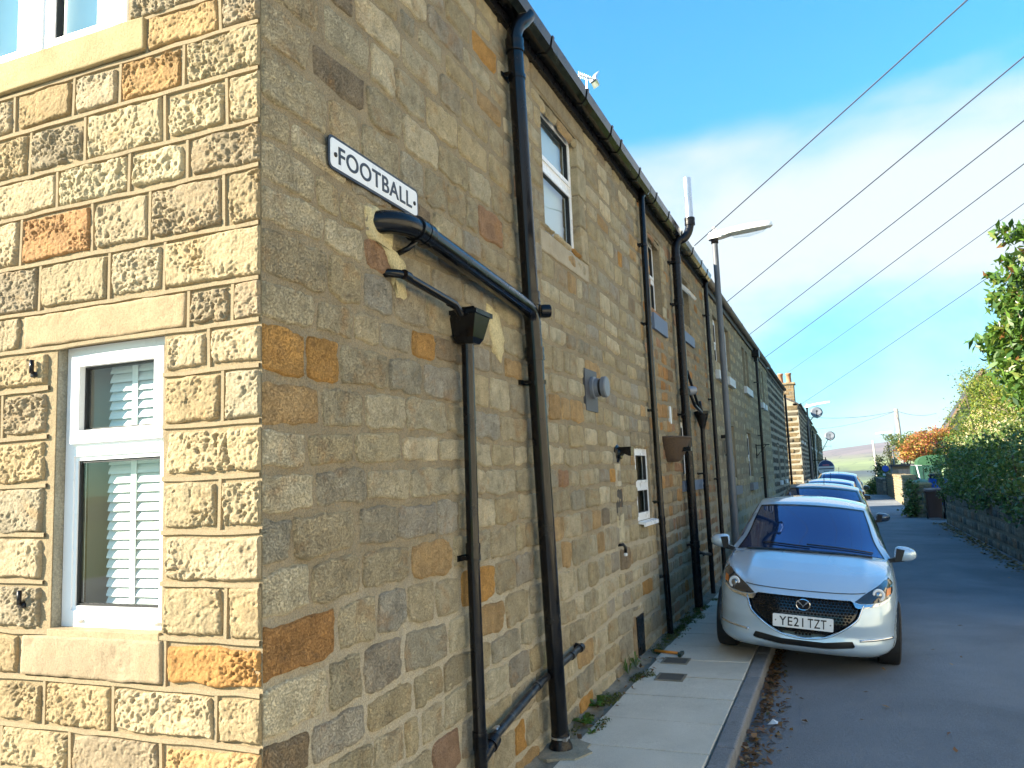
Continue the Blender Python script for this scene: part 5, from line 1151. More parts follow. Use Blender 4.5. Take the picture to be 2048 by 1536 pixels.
        for v in bm.verts:
            x, y, z = v.co; f = 1-.22*(sgn*x); y2 = y*.085 if y < 0 else y*.02
            sq = lambda t, p: math.copysign(abs(t)**p, t)
            v.co = c+Vector((sq(x, .75)*.105, y2, (sq(z, .75)*.072+.02*sgn*x*0)*f))
        mb.bm(bm); mr = mb.build('door_mirror', body_m, root, True, world=False)
        mb = MB(); mb.prism([(-.092, -.06), (.075, -.055), (.085, .05), (-.085, .06)] if sgn > 0 else [(-.075, -.055), (.092, -.06), (.085, .06), (-.085, .05)], (-.02, -.026), lambda a, b, d: (c.x+a, c.y-d, c.z+b)); mb.build('mirror_glass', car_gloss, mr, world=False)
        mb = MB(); mb.prism([(-sgn*.17, -.10), (-sgn*.02, -.075), (sgn*.03, -.055), (-sgn*.06, -.03), (-sgn*.16, -.06)], (-.035, .03), lambda a, b, d: (c.x+a, c.y+d, c.z+b)); mb.prism([(-sgn*.10, -.075), (-sgn*.04, -.075), (-sgn*.01, .05), (-sgn*.085, .06)], (-.088, -.06), lambda a, b, d: (c.x+a*1.0, c.y+d+.0, c.z+b*.9)); mb.build('mirror_arm', car_black, mr, world=False)
    # ---- wheels
    for sx in (-1, 1):
        for cy in (.80*k, 3.37*k):
            w = thing('wheel', None, None, (sx*.745, cy, .30)); w.parent = root
            mb = MB(); mb.lathe([(.20, -.085), (.225, -.095), (.275, -.098), (.295, -.085), (.301, -.05), (.302, 0), (.301, .05), (.295, .085), (.275, .098), (.225, .095), (.20, .085)], (0, 0, 0), (1, 0, 0), 40); put('tyre', mb_mesh(mb, 'tyre', tyre_m), w, world=False)
            mb = MB(); mb.lathe([(.205, -.08), (.19, -.06), (.185, .06), (.205, .08)], (0, 0, 0), (1, 0, 0), 32); mb.lathe([(0, sx*.05), (.055, sx*.055), (.06, sx*.03)], (0, 0, 0), (1, 0, 0), 20)
            for j in range(10):
                a = 2*math.pi*j/10; ca, sa = math.cos(a), math.sin(a); da = .028
                mb.add([(sx*.055, .045*ca-da*.5*sa, .045*sa+da*.5*ca), (sx*.055, .045*ca+da*.5*sa, .045*sa-da*.5*ca), (sx*.065, .195*ca+da*.6*sa, .195*sa-da*.6*ca), (sx*.065, .195*ca-da*.6*sa, .195*sa+da*.6*ca), (sx*.02, .045*ca-da*.5*sa, .045*sa+da*.5*ca), (sx*.02, .045*ca+da*.5*sa, .045*sa-da*.5*ca), (sx*.02, .195*ca+da*.6*sa, .195*sa-da*.6*ca), (sx*.02, .195*ca-da*.6*sa, .195*sa+da*.6*ca)], [(0, 1, 2, 3), (0, 3, 7, 4), (1, 5, 6, 2)])
            put('rim', mb_mesh(mb, 'rim', rim_m), w, world=False); mb = MB(); mb.lathe([(.10, .0), (.15, 0), (.15, sx*.012), (.10, sx*.012)], (0, 0, 0), (1, 0, 0), 24); put('brake_disc', mb_mesh(mb, 'brake_disc', M['grey_metal']), w, world=False)
            mb = MB(); n = 18
            for xs_ in ((sx*.55, sx*.815),):
                vs_ = [(x, cy+math.cos(math.pi*j/n)*.338, .30+math.sin(math.pi*j/n)*.338) for x in xs_ for j in range(n+1)]; mb.add(vs_, [(j, j+1, n+2+j, n+1+j) for j in range(n)]); mb.add([v for v in vs_[:n+1]], [tuple(range(n+1))])
            mb.build('wheel_arch_liner', car_black, root, world=False)
    mb = MB(); mb.prism([(.30*k, .22), (3.8*k, .24), (3.8*k, .32), (.30*k, .32)], (-.66, .66), lambda a, b, d: (d, a, b)); mb.build('underbody', car_black, root, world=False)
    if not detail: 
        if rear_plate: pass
    # ---- nose furniture
    if front:
        fn = lambda x, z, o: S.front(x, z, o)
        gr = loc('grille', patch_mesh([(x*1.03, z+(.006 if z > .45 else -.004)) for x, z in GR], fn, -.035, .02, 'grille', car_gloss)); loc('lower_intake', patch_mesh([(x*1.02, z) for x, z in IN], fn, -.03, .02, 'lower_intake', car_black))
        if detail:
            hx = MB()
            for r in range(14):
                for c in range(34):
                    x = (c-16.5)*.030+(.015 if r % 2 else 0); z = .31+r*.026
                    if inpoly(GR, np.array([x*1.06]), np.array([z]))[0] and inpoly(GR, np.array([x]), np.array([z-.014]))[0]:
                        p = S.front(np.array([x]), np.array([z]), -.030)[0]; q = []
                        for rr, dy in ((.0135, 0), (.0085, -.010)):
                            for j in range(6): a = math.pi/6+math.pi*j/3; q.append((p[0]+rr*math.cos(a), p[1]+dy, p[2]+rr*math.sin(a)*.9))
                        hx.add(q, [(j, (j+1) % 6, 6+(j+1) % 6, 6+j) for j in range(6)]+[tuple(range(6, 12))])
            hx.build('grille_mesh', plain('grille_black', (.006, .006, .007), .55, spec=.25), gr, world=False)
        # chrome U round the lower grille, sweeping up to the lamps
        def run(pts, off): q = cr(pts, 8); return [tuple(p) for p in S.front(q[:, 0], q[:, 1], off)]
        mb = MB(); mb.tube(run([(-.505, .625), (-.482, .56), (-.45, .495), (-.33, .40), (-.20, .332), (0, .305), (.20, .332), (.33, .40), (.45, .495), (.482, .56), (.505, .625)], .004), .009, 8); mb.build('grille_trim', chrome, root, True, world=False)
        for sx in (-1, 1):
            HL = [(sx*x, z) for x, z in ((.435, .652), (.52, .712), (.62, .772), (.70, .822), (.748, .852), (.768, .80), (.765, .725), (.735, .69), (.66, .655), (.56, .640), (.48, .640))]
            hl = loc('headlight', patch_mesh(HL, fn, .004, .02, 'headlight', lampglass))
            WG = [(sx*x, z) for x, z in ((.42, .650), (.48, .636), (.56, .636), (.66, .650), (.745, .69), (.735, .672), (.65, .628), (.54, .607), (.465, .600), (.44, .61))]
            loc('lamp_wing', patch_mesh(WG, fn, .010, .015, 'lamp_wing', chrome))
            c = S.front(np.array([sx*.640]), np.array([.712]), .010)[0]; d = (-sx*.05+sx*.34, -.94, .2)
            for rr, tt, mt_, nm in ((.046, .011, ring_m, 'led_ring'),):
                mb = MB(); mb.lathe([(rr-tt, 0), (rr-tt*.5, -.006), (rr+tt*.5, -.006), (rr+tt, 0), (rr, .008), (rr-tt, 0)], c, d, 28); mb.build(nm, mt_, hl, True, world=False)
            mb = MB(); mb.lathe([(0, .012), (.018, .010), (.030, .004), (.034, -.004)], c, d, 20); mb.build('lens', refl_m, hl, True, world=False)
            loc('indicator', patch_mesh([(sx*x, z) for x, z in ((.705, .70), (.748, .712), (.750, .765), (.712, .755))], fn, .008, .012, 'indicator', amber), hl)
            mb = MB(); mb.tube(run([(sx*.48, .325), (sx*.58, .334), (sx*.68, .342), (sx*.755, .344)], .004), .012, 8, radii=None); mb.build('bumper_strip', chrome, root, True, world=False)
        # bonnet shut line
        mb = MB(); q = [S.belt(a*te0*1.0, .985)+np.array([0, -.002, .003]) for a in np.linspace(-.72, .72, 31)]; mb.tube([tuple(p) for p in q], .0035, 6); mb.build('bonnet_gap', car_black, root, world=False)
        # emblem: winged ring
        e = S.front(np.array([0.]), np.array([.595]), .0)[0]; mb = MB(); n = 32
        EM = lambda a, b, o=0: (a, e[1]-.012-o, e[2]+b)
        mb.tube([EM(.060*math.cos(2*math.pi*j/n), .047*math.sin(2*math.pi*j/n)) for j in range(n+1)], .0055, 8, cap=False)
        for sx in (-1, 1): mb.prism([(sx*.058, .022), (sx*.040, .020), (sx*.012, -.004), (0, -.026), (0, -.008), (sx*.016, .010), (sx*.036, .030), (sx*.054, .032)], (0, .007), lambda a, b, d: EM(a, b, d))
        mb.build('emblem', chrome, root, True, world=False, auto=40)
        mb = MB(); mb.prism([(.056*math.cos(2*math.pi*j/24), .044*math.sin(2*math.pi*j/24)) for j in range(24)], (-.006, -.001), lambda a, b, d: EM(a, b, d)); mb.build('emblem_back', car_gloss, root, world=False)
        if plate:
            yp = float(S.front(np.array([.26]), np.array([.45]))[0][1])-.030
            pl = MB(); pl.prism(rrect(.52, .113, .012), (0, .010), lambda a, b, d: (a, yp-d, .447+b)); pp = pl.build('number_plate', plate_w, root, world=False)
            PM = Matrix(((1, 0, 0, 0), (0, 0, -1, yp-.0115), (0, 1, 0, .447), (0, 0, 0, 1))); g1, g2 = plate.split(' ')
            for tx, cx_, wx in ((g1, -.098, .208), (g2, .122, .158)): Q = PM.copy(); Q[0][3] = cx_; set_text(tx, plate_k, pp, wx, .079, Q, .0008, 1.12, .006, 'plate_lettering')
            for x in (-.235, .235): c = MB(); c.lathe([(0, 0), (.007, 0), (.006, .002), (0, .0025)], (x, yp-.010, .447), (0, -1, 0), 10); c.build('plate_screw', rim_m, pp, True, world=False)
        # wipers
        wpr = sm
        for a0, a1, r in ((-.62, .02, .35), (-.02, .82, .30)):
            q = [np.array([np.interp(a, A, sm[2][:, c]) for c in range(3)])*(1-t)+np.array([np.interp(a, A, sm[1][:, c]) for c in range(3)])*t for a, t in zip(np.linspace(a0, a1, 9), np.linspace(.2, 1.1, 9))]
            mb = MB(); mb.tube([tuple(p+np.array([0, -.012, .016])) for p in q], .008, 6); mb.build('wiper', car_black, root, world=False)
        loc('cowl', mesh_np('cowl', np.concatenate([bon[-1][4:-4]+np.array([0, -.075, .003]), bon[-1][4:-4]+np.array([0, .03, .010])]), grid_faces(na-8, 2), car_black, None, True))
    # ---- tail lamps and plate
    for sx in (-1, 1):
        tt = np.linspace(float(S.t_of_y(3.66*k)), .93, 10); vv = np.linspace(.76, .93, 5); TT, VV = np.meshgrid(tt*sx, vv); loc('tail_lamp', mesh_np('tail_lamp', S.belt(TT.ravel(), VV.ravel(), .005), grid_faces(10, 5), red_lamp, None, True))
    pb = MB(); pb.prism(rrect(.52, .113, .012), (0, .010), lambda a, b, d: (a, 4.066*k-.0+d, .70+b)); pb.build('rear_number_plate', plate_y, root, world=False)
    if plate: return root
    mb = MB(); q = sm[int(5*5.6)][na//2]; mb.tube([tuple(q), (q[0], q[1]+.08, q[2]+.16)], .006, 6); mb.build('roof_aerial', car_black, root, world=False)
    return root
def mb_mesh(mb, name, mat):
    me = mesh_np(name, np.array(mb.v), mb.f, mat, None, True); bm = bmesh.new(); bm.from_mesh(me); bmesh.ops.recalc_face_normals(bm, faces=bm.faces); bm.to_mesh(me); bm.free(); sharp(me, 40); return me
ROLL = math.atan2(.125, 1.49)
c1 = thing('parked_car', 'silver-blue hatchback with registration YE21 TZT parked half on the pavement', 'car', (1.475, 5.33, -.052)); c1['group'] = 'cars parked along the kerb'
c1.rotation_euler = (0, ROLL, math.radians(-.4)); c1.scale = (.965, .975, .975); c1.location.x = 1.46
build_car(c1, paint('silver_blue_paint', (.54, .68, .80), .26, .3), True, 'YE21 TZT')
for (x, y, col, flip, nm, lb, sh) in ((1.50, 10.9, (.10, .13, .17), False, 'slate_paint', 'slate grey hatchback parked behind the silver-blue one', CarShape(4.2, .86, 1.0)),
                                 (1.55, 19.4, (.72, .73, .74), True, 'white_paint', 'small white hatchback third in the parked line', CarShape(3.7, .81, .98)),
                                 (1.75, 26.4, (.45, .50, .55), True, 'silver_paint', 'pale silver hatchback fourth in the parked line', CarShape(4.2, .86, 1.06))):
    c = thing('parked_car', lb, 'car', (x, y, -.052)); c['group'] = 'cars parked along the kerb'
    if flip: c.rotation_euler = (0, ROLL, 0); c.location.y = y; build_car(c, paint(nm, col, .25, .5), True, None, sh); c.rotation_euler = (0, -ROLL, math.pi); c.location.y = y+sh.k*4.06
    else: c.rotation_euler = (0, ROLL, 0); build_car(c, paint(nm, col, .25, .5), True, None, sh)
# ================================================================== TERRAIN
def ground_z(x, y):
    z = np.full_like(x, -.30); d = np.clip(y-48, 0, None)
    z = z-np.minimum(d, 45)**1.6*.0060-np.clip(d-45, 0, 900)*.055
    up = sstep(1100, 4000, y); ridge = 70+.13*np.clip(x, -400, 500)+fbm(np.stack([x/500, y/700, x*0], 1), 3, 8)*7
    z = z*(1-up)+ridge*up+fbm(np.stack([x/260, y/300, x*0], 1), 4, 5)*6*sstep(300, 900, y)*(1-.6*up)
    z = np.where(y > 4300, z-(y-4300)*.05, z)
    z = z-np.where(x < -9, 0, 0)
    return z
def hill_mat():
    mt, t, b = newmat('moor_and_fields'); b.inputs['Roughness'].default_value = .95; b.inputs['Specular IOR Level'].default_value = .1
    tcn = N(t, 'ShaderNodeTexCoord'); sp = N(t, 'ShaderNodeSeparateXYZ'); t.links.new(tcn.outputs['Object'], sp.inputs[0])
    n = noise_node(t, .0035, 6, .6); sc = N(t, 'ShaderNodeMath', operation='MULTIPLY_ADD'); sc.inputs[1].default_value = 34; t.links.new(n.outputs['Fac'], sc.inputs[0]); t.links.new(sp.outputs['Z'], sc.inputs[2])
    mr = N(t, 'ShaderNodeMapRange'); mr.inputs[1].default_value = -60; mr.inputs[2].default_value = 90; t.links.new(sc.outputs[0], mr.inputs[0])
    r = ramp(t, mr.outputs[0], ((0, (.10, .12, .06)), (.20, (.17, .18, .09)), (.30, (.16, .20, .075)), (.385, (.03, .05, .055)), (.44, (.035, .055, .06)), (.47, (.19, .24, .06)), (.62, (.20, .23, .07)), (.70, (.17, .16, .08)), (.80, (.15, .105, .095)), (1, (.13, .09, .09))))
    vo = N(t, 'ShaderNodeTexVoronoi', feature='DISTANCE_TO_EDGE'); vo.inputs['Scale'].default_value = .009; t.links.new(tcn.outputs['Object'], vo.inputs['Vector']); rv = ramp(t, vo.outputs['Distance'], ((0, .45), (.035, 1.)))
    vc = N(t, 'ShaderNodeTexVoronoi'); vc.inputs['Scale'].default_value = .009; t.links.new(tcn.outputs['Object'], vc.inputs['Vector']); hs = N(t, 'ShaderNodeSeparateColor'); t.links.new(vc.outputs['Color'], hs.inputs[0]); rc = ramp(t, hs.outputs[0], ((0, .75), (1, 1.25)))
    c = mixc(t, 1., r.outputs[0], rv.outputs[0], 'MULTIPLY'); c = mixc(t, 1., c, rc.outputs[0], 'MULTIPLY'); t.links.new(c, b.inputs['Base Color']); return mt
xs = np.concatenate([np.linspace(-2600, -60, 40), np.linspace(-50, 60, 30), np.linspace(70, 2600, 46)]); ys = np.concatenate([np.linspace(-400, -20, 8), np.linspace(-15, 120, 40), np.linspace(130, 1000, 40), np.linspace(1050, 5200, 70)])
heightfield('ground', xs, ys, ground_z, hill_mat())
garden_m = ground_mat('garden_soil', (.07, .06, .04), (.06, .075, .03), 3, 60, .8)
heightfield('garden_ground', np.linspace(4.9, 24, 24), np.linspace(6, 47.5, 40), lambda x, y: .12+fbm(np.stack([x*.6, y*.6, x*0], 1), 3, 2)*.06-.25*sstep(5.4, 4.9, x), garden_m)
heightfield('gap_ground', np.linspace(-14, 1.06, 12), np.linspace(32.7, 40.5, 10), lambda x, y: np.full_like(x, ROADZ-.01), ground_mat('gap_concrete', (.26, .25, .22), (.20, .19, .17), 2, 120, .3))
heightfield('far_pavement', np.linspace(-.2, 1.2, 4), np.linspace(40.5, 96, 40), lambda x, y: road_z(np.full_like(x, 3.0), y)+.06, M['flag'])

# ================================================================== FOLIAGE
def leaf_mat(name, rough=.5, trans=.35, gloss=.35):
    mt, t, b = newmat(name); at = N(t, 'ShaderNodeAttribute', attribute_name='tone'); n = noise_node(t, 1.2, 3); r = ramp(t, n.outputs['Fac'], ((.3, .75), (.7, 1.25))); c = mixc(t, 1., at.outputs['Color'], r.outputs[0], 'MULTIPLY')
    t.links.new(c, b.inputs['Base Color']); b.inputs['Roughness'].default_value = rough; b.inputs['Specular IOR Level'].default_value = gloss
    tr = N(t, 'ShaderNodeBsdfTranslucent'); c2 = mixc(t, 1., c, (1.15, 1.2, .6), 'MULTIPLY'); t.links.new(c2, tr.inputs[0]); ms = N(t, 'ShaderNodeMixShader'); ms.inputs[0].default_value = trans
    o = [q for q in t.nodes if q.type == 'OUTPUT_MATERIAL'][0]; t.links.new(b.outputs[0], ms.inputs[1]); t.links.new(tr.outputs[0], ms.inputs[2]); t.links.new(ms.outputs[0], o.inputs[0]); return mt
M['leaf'] = leaf_mat('leaf'); M['leaf_gloss'] = leaf_mat('glossy_leaf', .35, .28, .5)
bark = plain('bark', (.11, .09, .065), .9, var=.3, vscale=8, bmp=.6, bscale=30)
def leaves(blobs, size, pal, seed, elong=1.9, droop=.0, shell=2.0, clump=.0, flat=1.0, zcol=None):
    """leaf-sized faces through ellipsoid volumes; returns verts, faces, tones"""
    rs = np.random.RandomState(seed); VV, TT = [], []
    for (cx, cy, cz, rx, ry, rz, n) in blobs:
        d = rs.normal(size=(n, 3)); d /= np.linalg.norm(d, axis=1)[:, None]; r = rs.rand(n)**(1/shell/1.4)
        bumpy = 1+.30*fbm(d*2.2+seed+cx, 2, seed)     # uneven outline
        c = np.array([cx, cy, cz])+d*(r*bumpy)[:, None]*np.array([rx, ry, rz])
        if clump > 0:
            k = max(4, n//22); cc = c[rs.randint(0, n, k)]; c = cc[rs.randint(0, k, n)]+rs.normal(size=(n, 3))*clump*np.array([1, 1, .7])
        nrm = d*.8+rs.normal(size=(n, 3))*.7+np.array([0, 0, .35*flat]); nrm /= np.linalg.norm(nrm, axis=1)[:, None]
        a = rs.normal(size=(n, 3))+d*.5-np.array([0, 0, droop]); a -= nrm*(a*nrm).sum(1)[:, None]; a /= np.linalg.norm(a, axis=1)[:, None]+1e-9; b = np.cross(nrm, a)
        L = size*rs.uniform(.6, 1.3, n)[:, None]; W_ = L/elong
        fold = nrm*(L*.12)
        VV.append(np.stack([c-a*L*.5, c+b*W_*.5-fold*0, c+a*L*.5-nrm*L*.15, c-b*W_*.5], 1).reshape(-1, 3))
        w = np.array([p[1] for p in pal], float); idx = rs.choice(len(pal), n, p=w/w.sum()); col = np.array([p[0] for p in pal])[idx]*rs.uniform(.7, 1.3, n)[:, None]
        TT.append(np.repeat(col, 4, 0))
    V = np.concatenate(VV); return V, np.arange(len(V)).reshape(-1, 4), np.concatenate(TT)
def tree(name, label, cat, base, blobs, size, pal, seed, trunk=.08, limbs=6, mat='leaf', group=None, crown='crown', **kw):
    t = thing(name, label, cat, base, group); V, F, T = leaves(blobs, size, pal, seed, **kw); put(crown, mesh_np(crown, V, F, M[mat], T), t)
    rt = random.Random(seed); mb = MB(); b = Vector(base); cs = [Vector(q[:3]) for q in blobs]; mid = sum(cs, Vector())/len(cs); fork = b.lerp(Vector((b.x*.6+mid.x*.4, b.y*.6+mid.y*.4, mid.z)), .45)
    mb.tube([b-Vector((0, 0, .2)), b.lerp(fork, .5)+Vector((.03, .02, 0)), fork], trunk, 8, radii=[trunk*1.3, trunk, trunk*.8])
    for c, q in list(zip(cs, blobs))[:limbs*3]:
        e = c+Vector((rt.uniform(-.3, .3)*q[3], rt.uniform(-.3, .3)*q[4], rt.uniform(.0, .5)*q[5])); mb.tube([fork, fork.lerp(e, .5)+Vector((rt.uniform(-.1, .1), rt.uniform(-.1, .1), .08)), e], trunk*.4, 6, radii=[trunk*.6, trunk*.4, trunk*.12])
        for _ in range(2): e2 = c+Vector((rt.uniform(-.8, .8)*q[3], rt.uniform(-.8, .8)*q[4], rt.uniform(-.2, .9)*q[5])); mb.tube([fork.lerp(e, .6), e2], trunk*.2, 5, radii=[trunk*.25, trunk*.06])
    mb.build('trunk', bark, t, True); return t
G_BRIGHT = [((.16, .22, .030), 8), ((.22, .26, .035), 6), ((.11, .17, .03), 6), ((.28, .27, .04), 3), ((.30, .20, .06), 1)]
G_MID = [((.075, .13, .03), 8), ((.11, .17, .035), 6), ((.05, .095, .028), 5), ((.15, .19, .04), 2)]
G_DARK = [((.10, .17, .045), 8), ((.14, .21, .055), 6), ((.065, .12, .045), 5), ((.21, .24, .07), 5), ((.25, .26, .17), 1)]
G_YEL = [((.32, .28, .03), 6), ((.24, .25, .03), 6), ((.14, .19, .03), 4)]
MAPLE = [((.44, .18, .06), 7), ((.45, .25, .06), 6), ((.34, .10, .07), 7), ((.38, .31, .06), 3), ((.17, .19, .05), 4)]
# big-leaved tree leaning over the wall, with its drooping seed tassels
nt_ = tree('broadleaf_tree', 'long-leaved evergreen tree with rusty seed tassels leaning over the garden wall', 'tree', (6.9, 15.6, .1), [(5.45, 15.9, 4.75, .55, .8, .65, 720), (5.9, 15.4, 5.25, .7, .8, .6, 640), (5.15, 16.3, 4.2, .38, .7, .45, 460), (5.9, 15.3, 4.1, .75, .9, .6, 700), (5.45, 15.7, 3.4, .5, .8, .45, 460), (6.0, 14.8, 3.2, .8, .8, .5, 520), (5.25, 16.8, 5.15, .16, .3, .14, 50), (6.6, 15.0, 4.6, .7, .8, .8, 400), (5.35, 15.2, 4.5, .4, .7, .5, 420), (5.8, 15.0, 5.85, .6, .7, .5, 620), (5.2, 15.6, 3.75, .4, .7, .4, 420), (5.35, 15.0, 3.2, .45, .7, .4, 420), (5.5, 15.0, 2.9, .5, .8, .4, 420)],
          .235, [((.085, .17, .03), 8), ((.12, .22, .035), 6), ((.055, .12, .03), 5), ((.19, .24, .05), 3), ((.30, .14, .05), .4)], 11, .10, 7, 'leaf_gloss', elong=3.0, droop=.9, shell=1.6, clump=.10)
for k, p in enumerate(((5.25, 16.2, 4.2), (5.6, 15.2, 3.75), (5.55, 14.6, 2.75), (6.0, 15.0, 4.4))):
    mb = MB(); rt = random.Random(k)
    for _ in range(14): a = rt.uniform(0, 6.28); q = Vector(p)+Vector((math.cos(a)*.10, math.sin(a)*.10, -.14)); mb.tube([p, Vector(p)+Vector((math.cos(a)*.07, math.sin(a)*.07, .02)), q], .009, 5)
    mb.build('seed_tassel', plain('rusty_tassel', (.36, .13, .06), .7), nt_)
tree('privet_shrub', 'sunlit yellow-green privet shrub rising above the ivy-covered wall', 'shrub', (6.4, 20.5, .1), [(6.0, 18.2, 2.75, .8, 1.3, .55, 2300), (6.4, 20.5, 3.2, 1.0, 1.4, .7, 2800), (6.0, 23.0, 3.5, .8, 1.3, .75, 2500), (6.5, 21.8, 4.0, .8, 1.2, .5, 1700), (6.9, 18.5, 3.3, .8, 1.2, .5, 1500)], .075, G_BRIGHT, 12, .06, 5, clump=.10)
tree('privet_shrub', 'bright loose shrub with wispy top beside the bins', 'shrub', (6.2, 28.0, .1), [(5.75, 26.6, 2.2, .6, .9, .9, 2200), (6.3, 28.6, 3.1, .85, 1.1, .9, 2600), (5.6, 29.6, 1.9, .55, .9, .6, 1400), (6.6, 28.2, 4.1, .8, 1.0, .7, 1500), (5.95, 28.0, 4.6, .45, .5, .4, 160), (7.4, 29.0, 4.4, 1.0, 1.2, 1.0, 1500)], .08, G_BRIGHT+[((.10, .16, .04), 8)], 13, .06, 5, clump=.12)
iv = thing('ivy_hedge', 'dark ivy and honeysuckle spilling over the stone garden wall', 'hedge', (5.1, 18, 0)); bl_ = []; rt = random.Random(6)
y = 9.0
while y < 25.6: bl_.append((4.98+rt.uniform(-.12, .22), y, 1.45+rt.uniform(-.12, .25), .42+rt.uniform(0, .12), .6, .55+rt.uniform(0, .25), 720)); bl_.append((5.5+rt.uniform(-.1, .2), y+.2, 2.0+rt.uniform(-.1, .2), .5, .6, .45, 380)); y += .72
for k in range(13): bl_.append((4.74, 12+k*1.05+rt.uniform(-.3, .3), .92+rt.uniform(-.10, .12), .08, .35, .26+rt.uniform(0, .1), 190))
V, F, T = leaves(bl_, .078, G_DARK, 14, elong=1.5, clump=.09); put('crown', mesh_np('crown', V, F, M['leaf_gloss'], T), iv)
mb = MB()
for k in range(16): yy = 10+k*1.0; mb.tube([(5.05, yy, .1), (5.0, yy+.1, .9), (4.95+rt.uniform(-.1, .1), yy+rt.uniform(-.4, .4), 1.8)], .018, 5)
so = mb.build('stems', bark, iv); so['kind'] = 'stuff'
tree('maple_tree', 'orange and red autumn maple above the garden wall', 'tree', (6.2, 43, .1), [(5.45, 42.0, 2.45, .75, 1.0, .28, 1300), (6.1, 43.0, 2.95, .85, 1.2, .32, 1600), (6.9, 43.5, 3.1, .8, 1.1, .35, 1400), (5.7, 42.5, 2.0, .7, 1.0, .25, 900), (6.6, 42.6, 2.35, .8, 1.0, .3, 1200), (5.1, 41.5, 2.05, .45, .7, .18, 500)], .11, MAPLE, 15, .07, 6, elong=1.4, clump=.12, flat=2)
tree('garden_tree', 'loose green tree between the autumn maple and the far lamp', 'tree', (6.3, 56, -.3), [(5.7, 55, 2.9, .8, 1.0, .5, 900), (6.4, 56, 3.3, .9, 1.1, .55, 1000), (5.3, 56, 3.4, .5, .6, .3, 250)], .13, G_MID+[((.2, .2, .06), 4)], 16, .08, 5, clump=.16)
for k, (x, y, h, lb) in enumerate(((6.6, 84, 5.2, 'taller grey-green conifer past the bend'), (5.5, 82, 4.0, 'shorter grey-green conifer past the bend'))):
    zb = float(ground_z(np.array([x]), np.array([float(y)]))[0]); tree('conifer', lb, 'tree', (x, y, zb), [(x, y, zb+h*(.2+.16*j), 1.25*(1-.17*j), 1.25*(1-.17*j), h*.14, 700-90*j) for j in range(6)], .20, [((.06, .09, .05), 5), ((.09, .11, .06), 4), ((.14, .14, .08), 2)], 20+k, .1, 4, clump=.2)
for k, (x, y, r, h, pal, lb) in enumerate(((5.6, 62, 1.0, 1.5, G_DARK, 'dark blue-green bush beside the parking sign'), (4.9, 68, 1.1, 1.2, G_MID, 'mid green bush at the bend of the road'), (4.6, 95, 2.3, 2.0, G_YEL, 'golden yellow bush beyond the crest of the road'), (6.6, 100, 3.0, 2.2, G_MID, 'broad green tree mass left of the conifers'))):
    zb = float(ground_z(np.array([x]), np.array([float(y)]))[0]); tree('bush', lb, 'bush', (x, y, zb), [(x, y, zb+h*.75, r, r, h*.75, 1500), (x-r*.5, y, zb+h*.55, r*.7, r*.7, h*.55, 800), (x+r*.6, y, zb+h*.9, r*.7, r*.7, h*.55, 800)], .16, pal, 30+k, .08, 3, clump=.18)
iv2 = thing('ivy', 'dark ivy climbing the rough wall stub beside the brown bin', 'ivy', (4.2, 27.9, 0)); V, F, T = leaves([(4.12, 28.05, .55, .16, .25, .6, 700), (4.05, 28.0, .2, .2, .25, .3, 350)], .10, G_DARK, 17, elong=1.4, clump=.08); put('leaves', mesh_np('leaves', V, F, M['leaf_gloss'], T), iv2)

# ================================================================== GARDEN WALLS
M['garden_mortar'] = mortar_mat('garden_mortar', (.27, .245, .19), (.20, .18, .14), 60, .4, .4)
def garden_wall(label, x0, x1, y0, y1, h, seed, axis='x', pal=GARDEN_PAL, end=False, n=200, ch=(.15, .24), cw=(.25, .55), z0=-.16, cap=True):
    """free-standing stone wall; its street face at x0 looks to -X, its near end at y0 looks to -Y"""
    t = thing('garden_wall', label, 'wall', ((x0+x1)/2, (y0+y1)/2, z0)); rg = random.Random(seed)
    mb = MB(); mb.box(x0+.015, x1, y0+.015, y1, z0-.2, h-.02); mb.build('core', M['garden_mortar'], t)
    fm = lambda u, v, d: (x0+.015-d, u, v); em = lambda u, v, d: (u, y0+.015-d, v)
    kw = dict(proud=.016, rough=.006, fall=.025, rnd=.10, jit=.010, sink=.012)
    rows = courses(z0, h, rg, *ch); f = thing('street_face', None, None); f.parent = t
    masonry(t, f, lay(y0, y1, rows, [], rg, *cw), fm, M['far_stone'], pal, rg, seed*100, n, .030, kw, kw, fine=.05, lod=.09)
    e = thing('end_face', None, None); e.parent = t
    masonry(t, e, lay(x0, x1, rows, [], rg, .2, .4), em, M['far_stone'], pal, rg, seed*100+50, 24, .016, kw, kw, fine=.05, lod=.06)
    if cap:
        y = y0
        while y < y1-.05:
            L = min(rg.uniform(.4, .8), y1-y); rough_block('coping_stone', x0-.03, x1+.03, y+.008, y+L-.008, h-.02, h+.07+rg.uniform(-.015, .02), lambda a, b, c: (a, b, c), M['far_stone'], pick(pal, rg), t, seed+int(y*7), .02, .01); y += L
    return t
garden_wall('long dark stone garden wall under the ivy along the road', 4.80, 5.12, 8.5, 25.5, 1.02, 5, n=230, ch=(.17, .25))
LIT = [((.40, .31, .17), 5), ((.32, .25, .15), 5), ((.26, .22, .15), 4)]
garden_wall('rough stone wall stub with ivy beside the brown bin', 4.18, 4.72, 28.0, 29.6, .98, 7, pal=LIT, ch=(.14, .22), cw=(.2, .4))
garden_wall('low curving stone wall starting at a sunlit pier past the bins', 4.42, 4.95, 36.4, 50.0, 1.12, 9, pal=LIT, ch=(.10, .16), cw=(.2, .45), n=120)
garden_wall('low stone wall at the far bend below the parking sign', 4.30, 4.7, 52.0, 62.0, .72, 10, pal=GARDEN_PAL, n=30, z0=-.5)
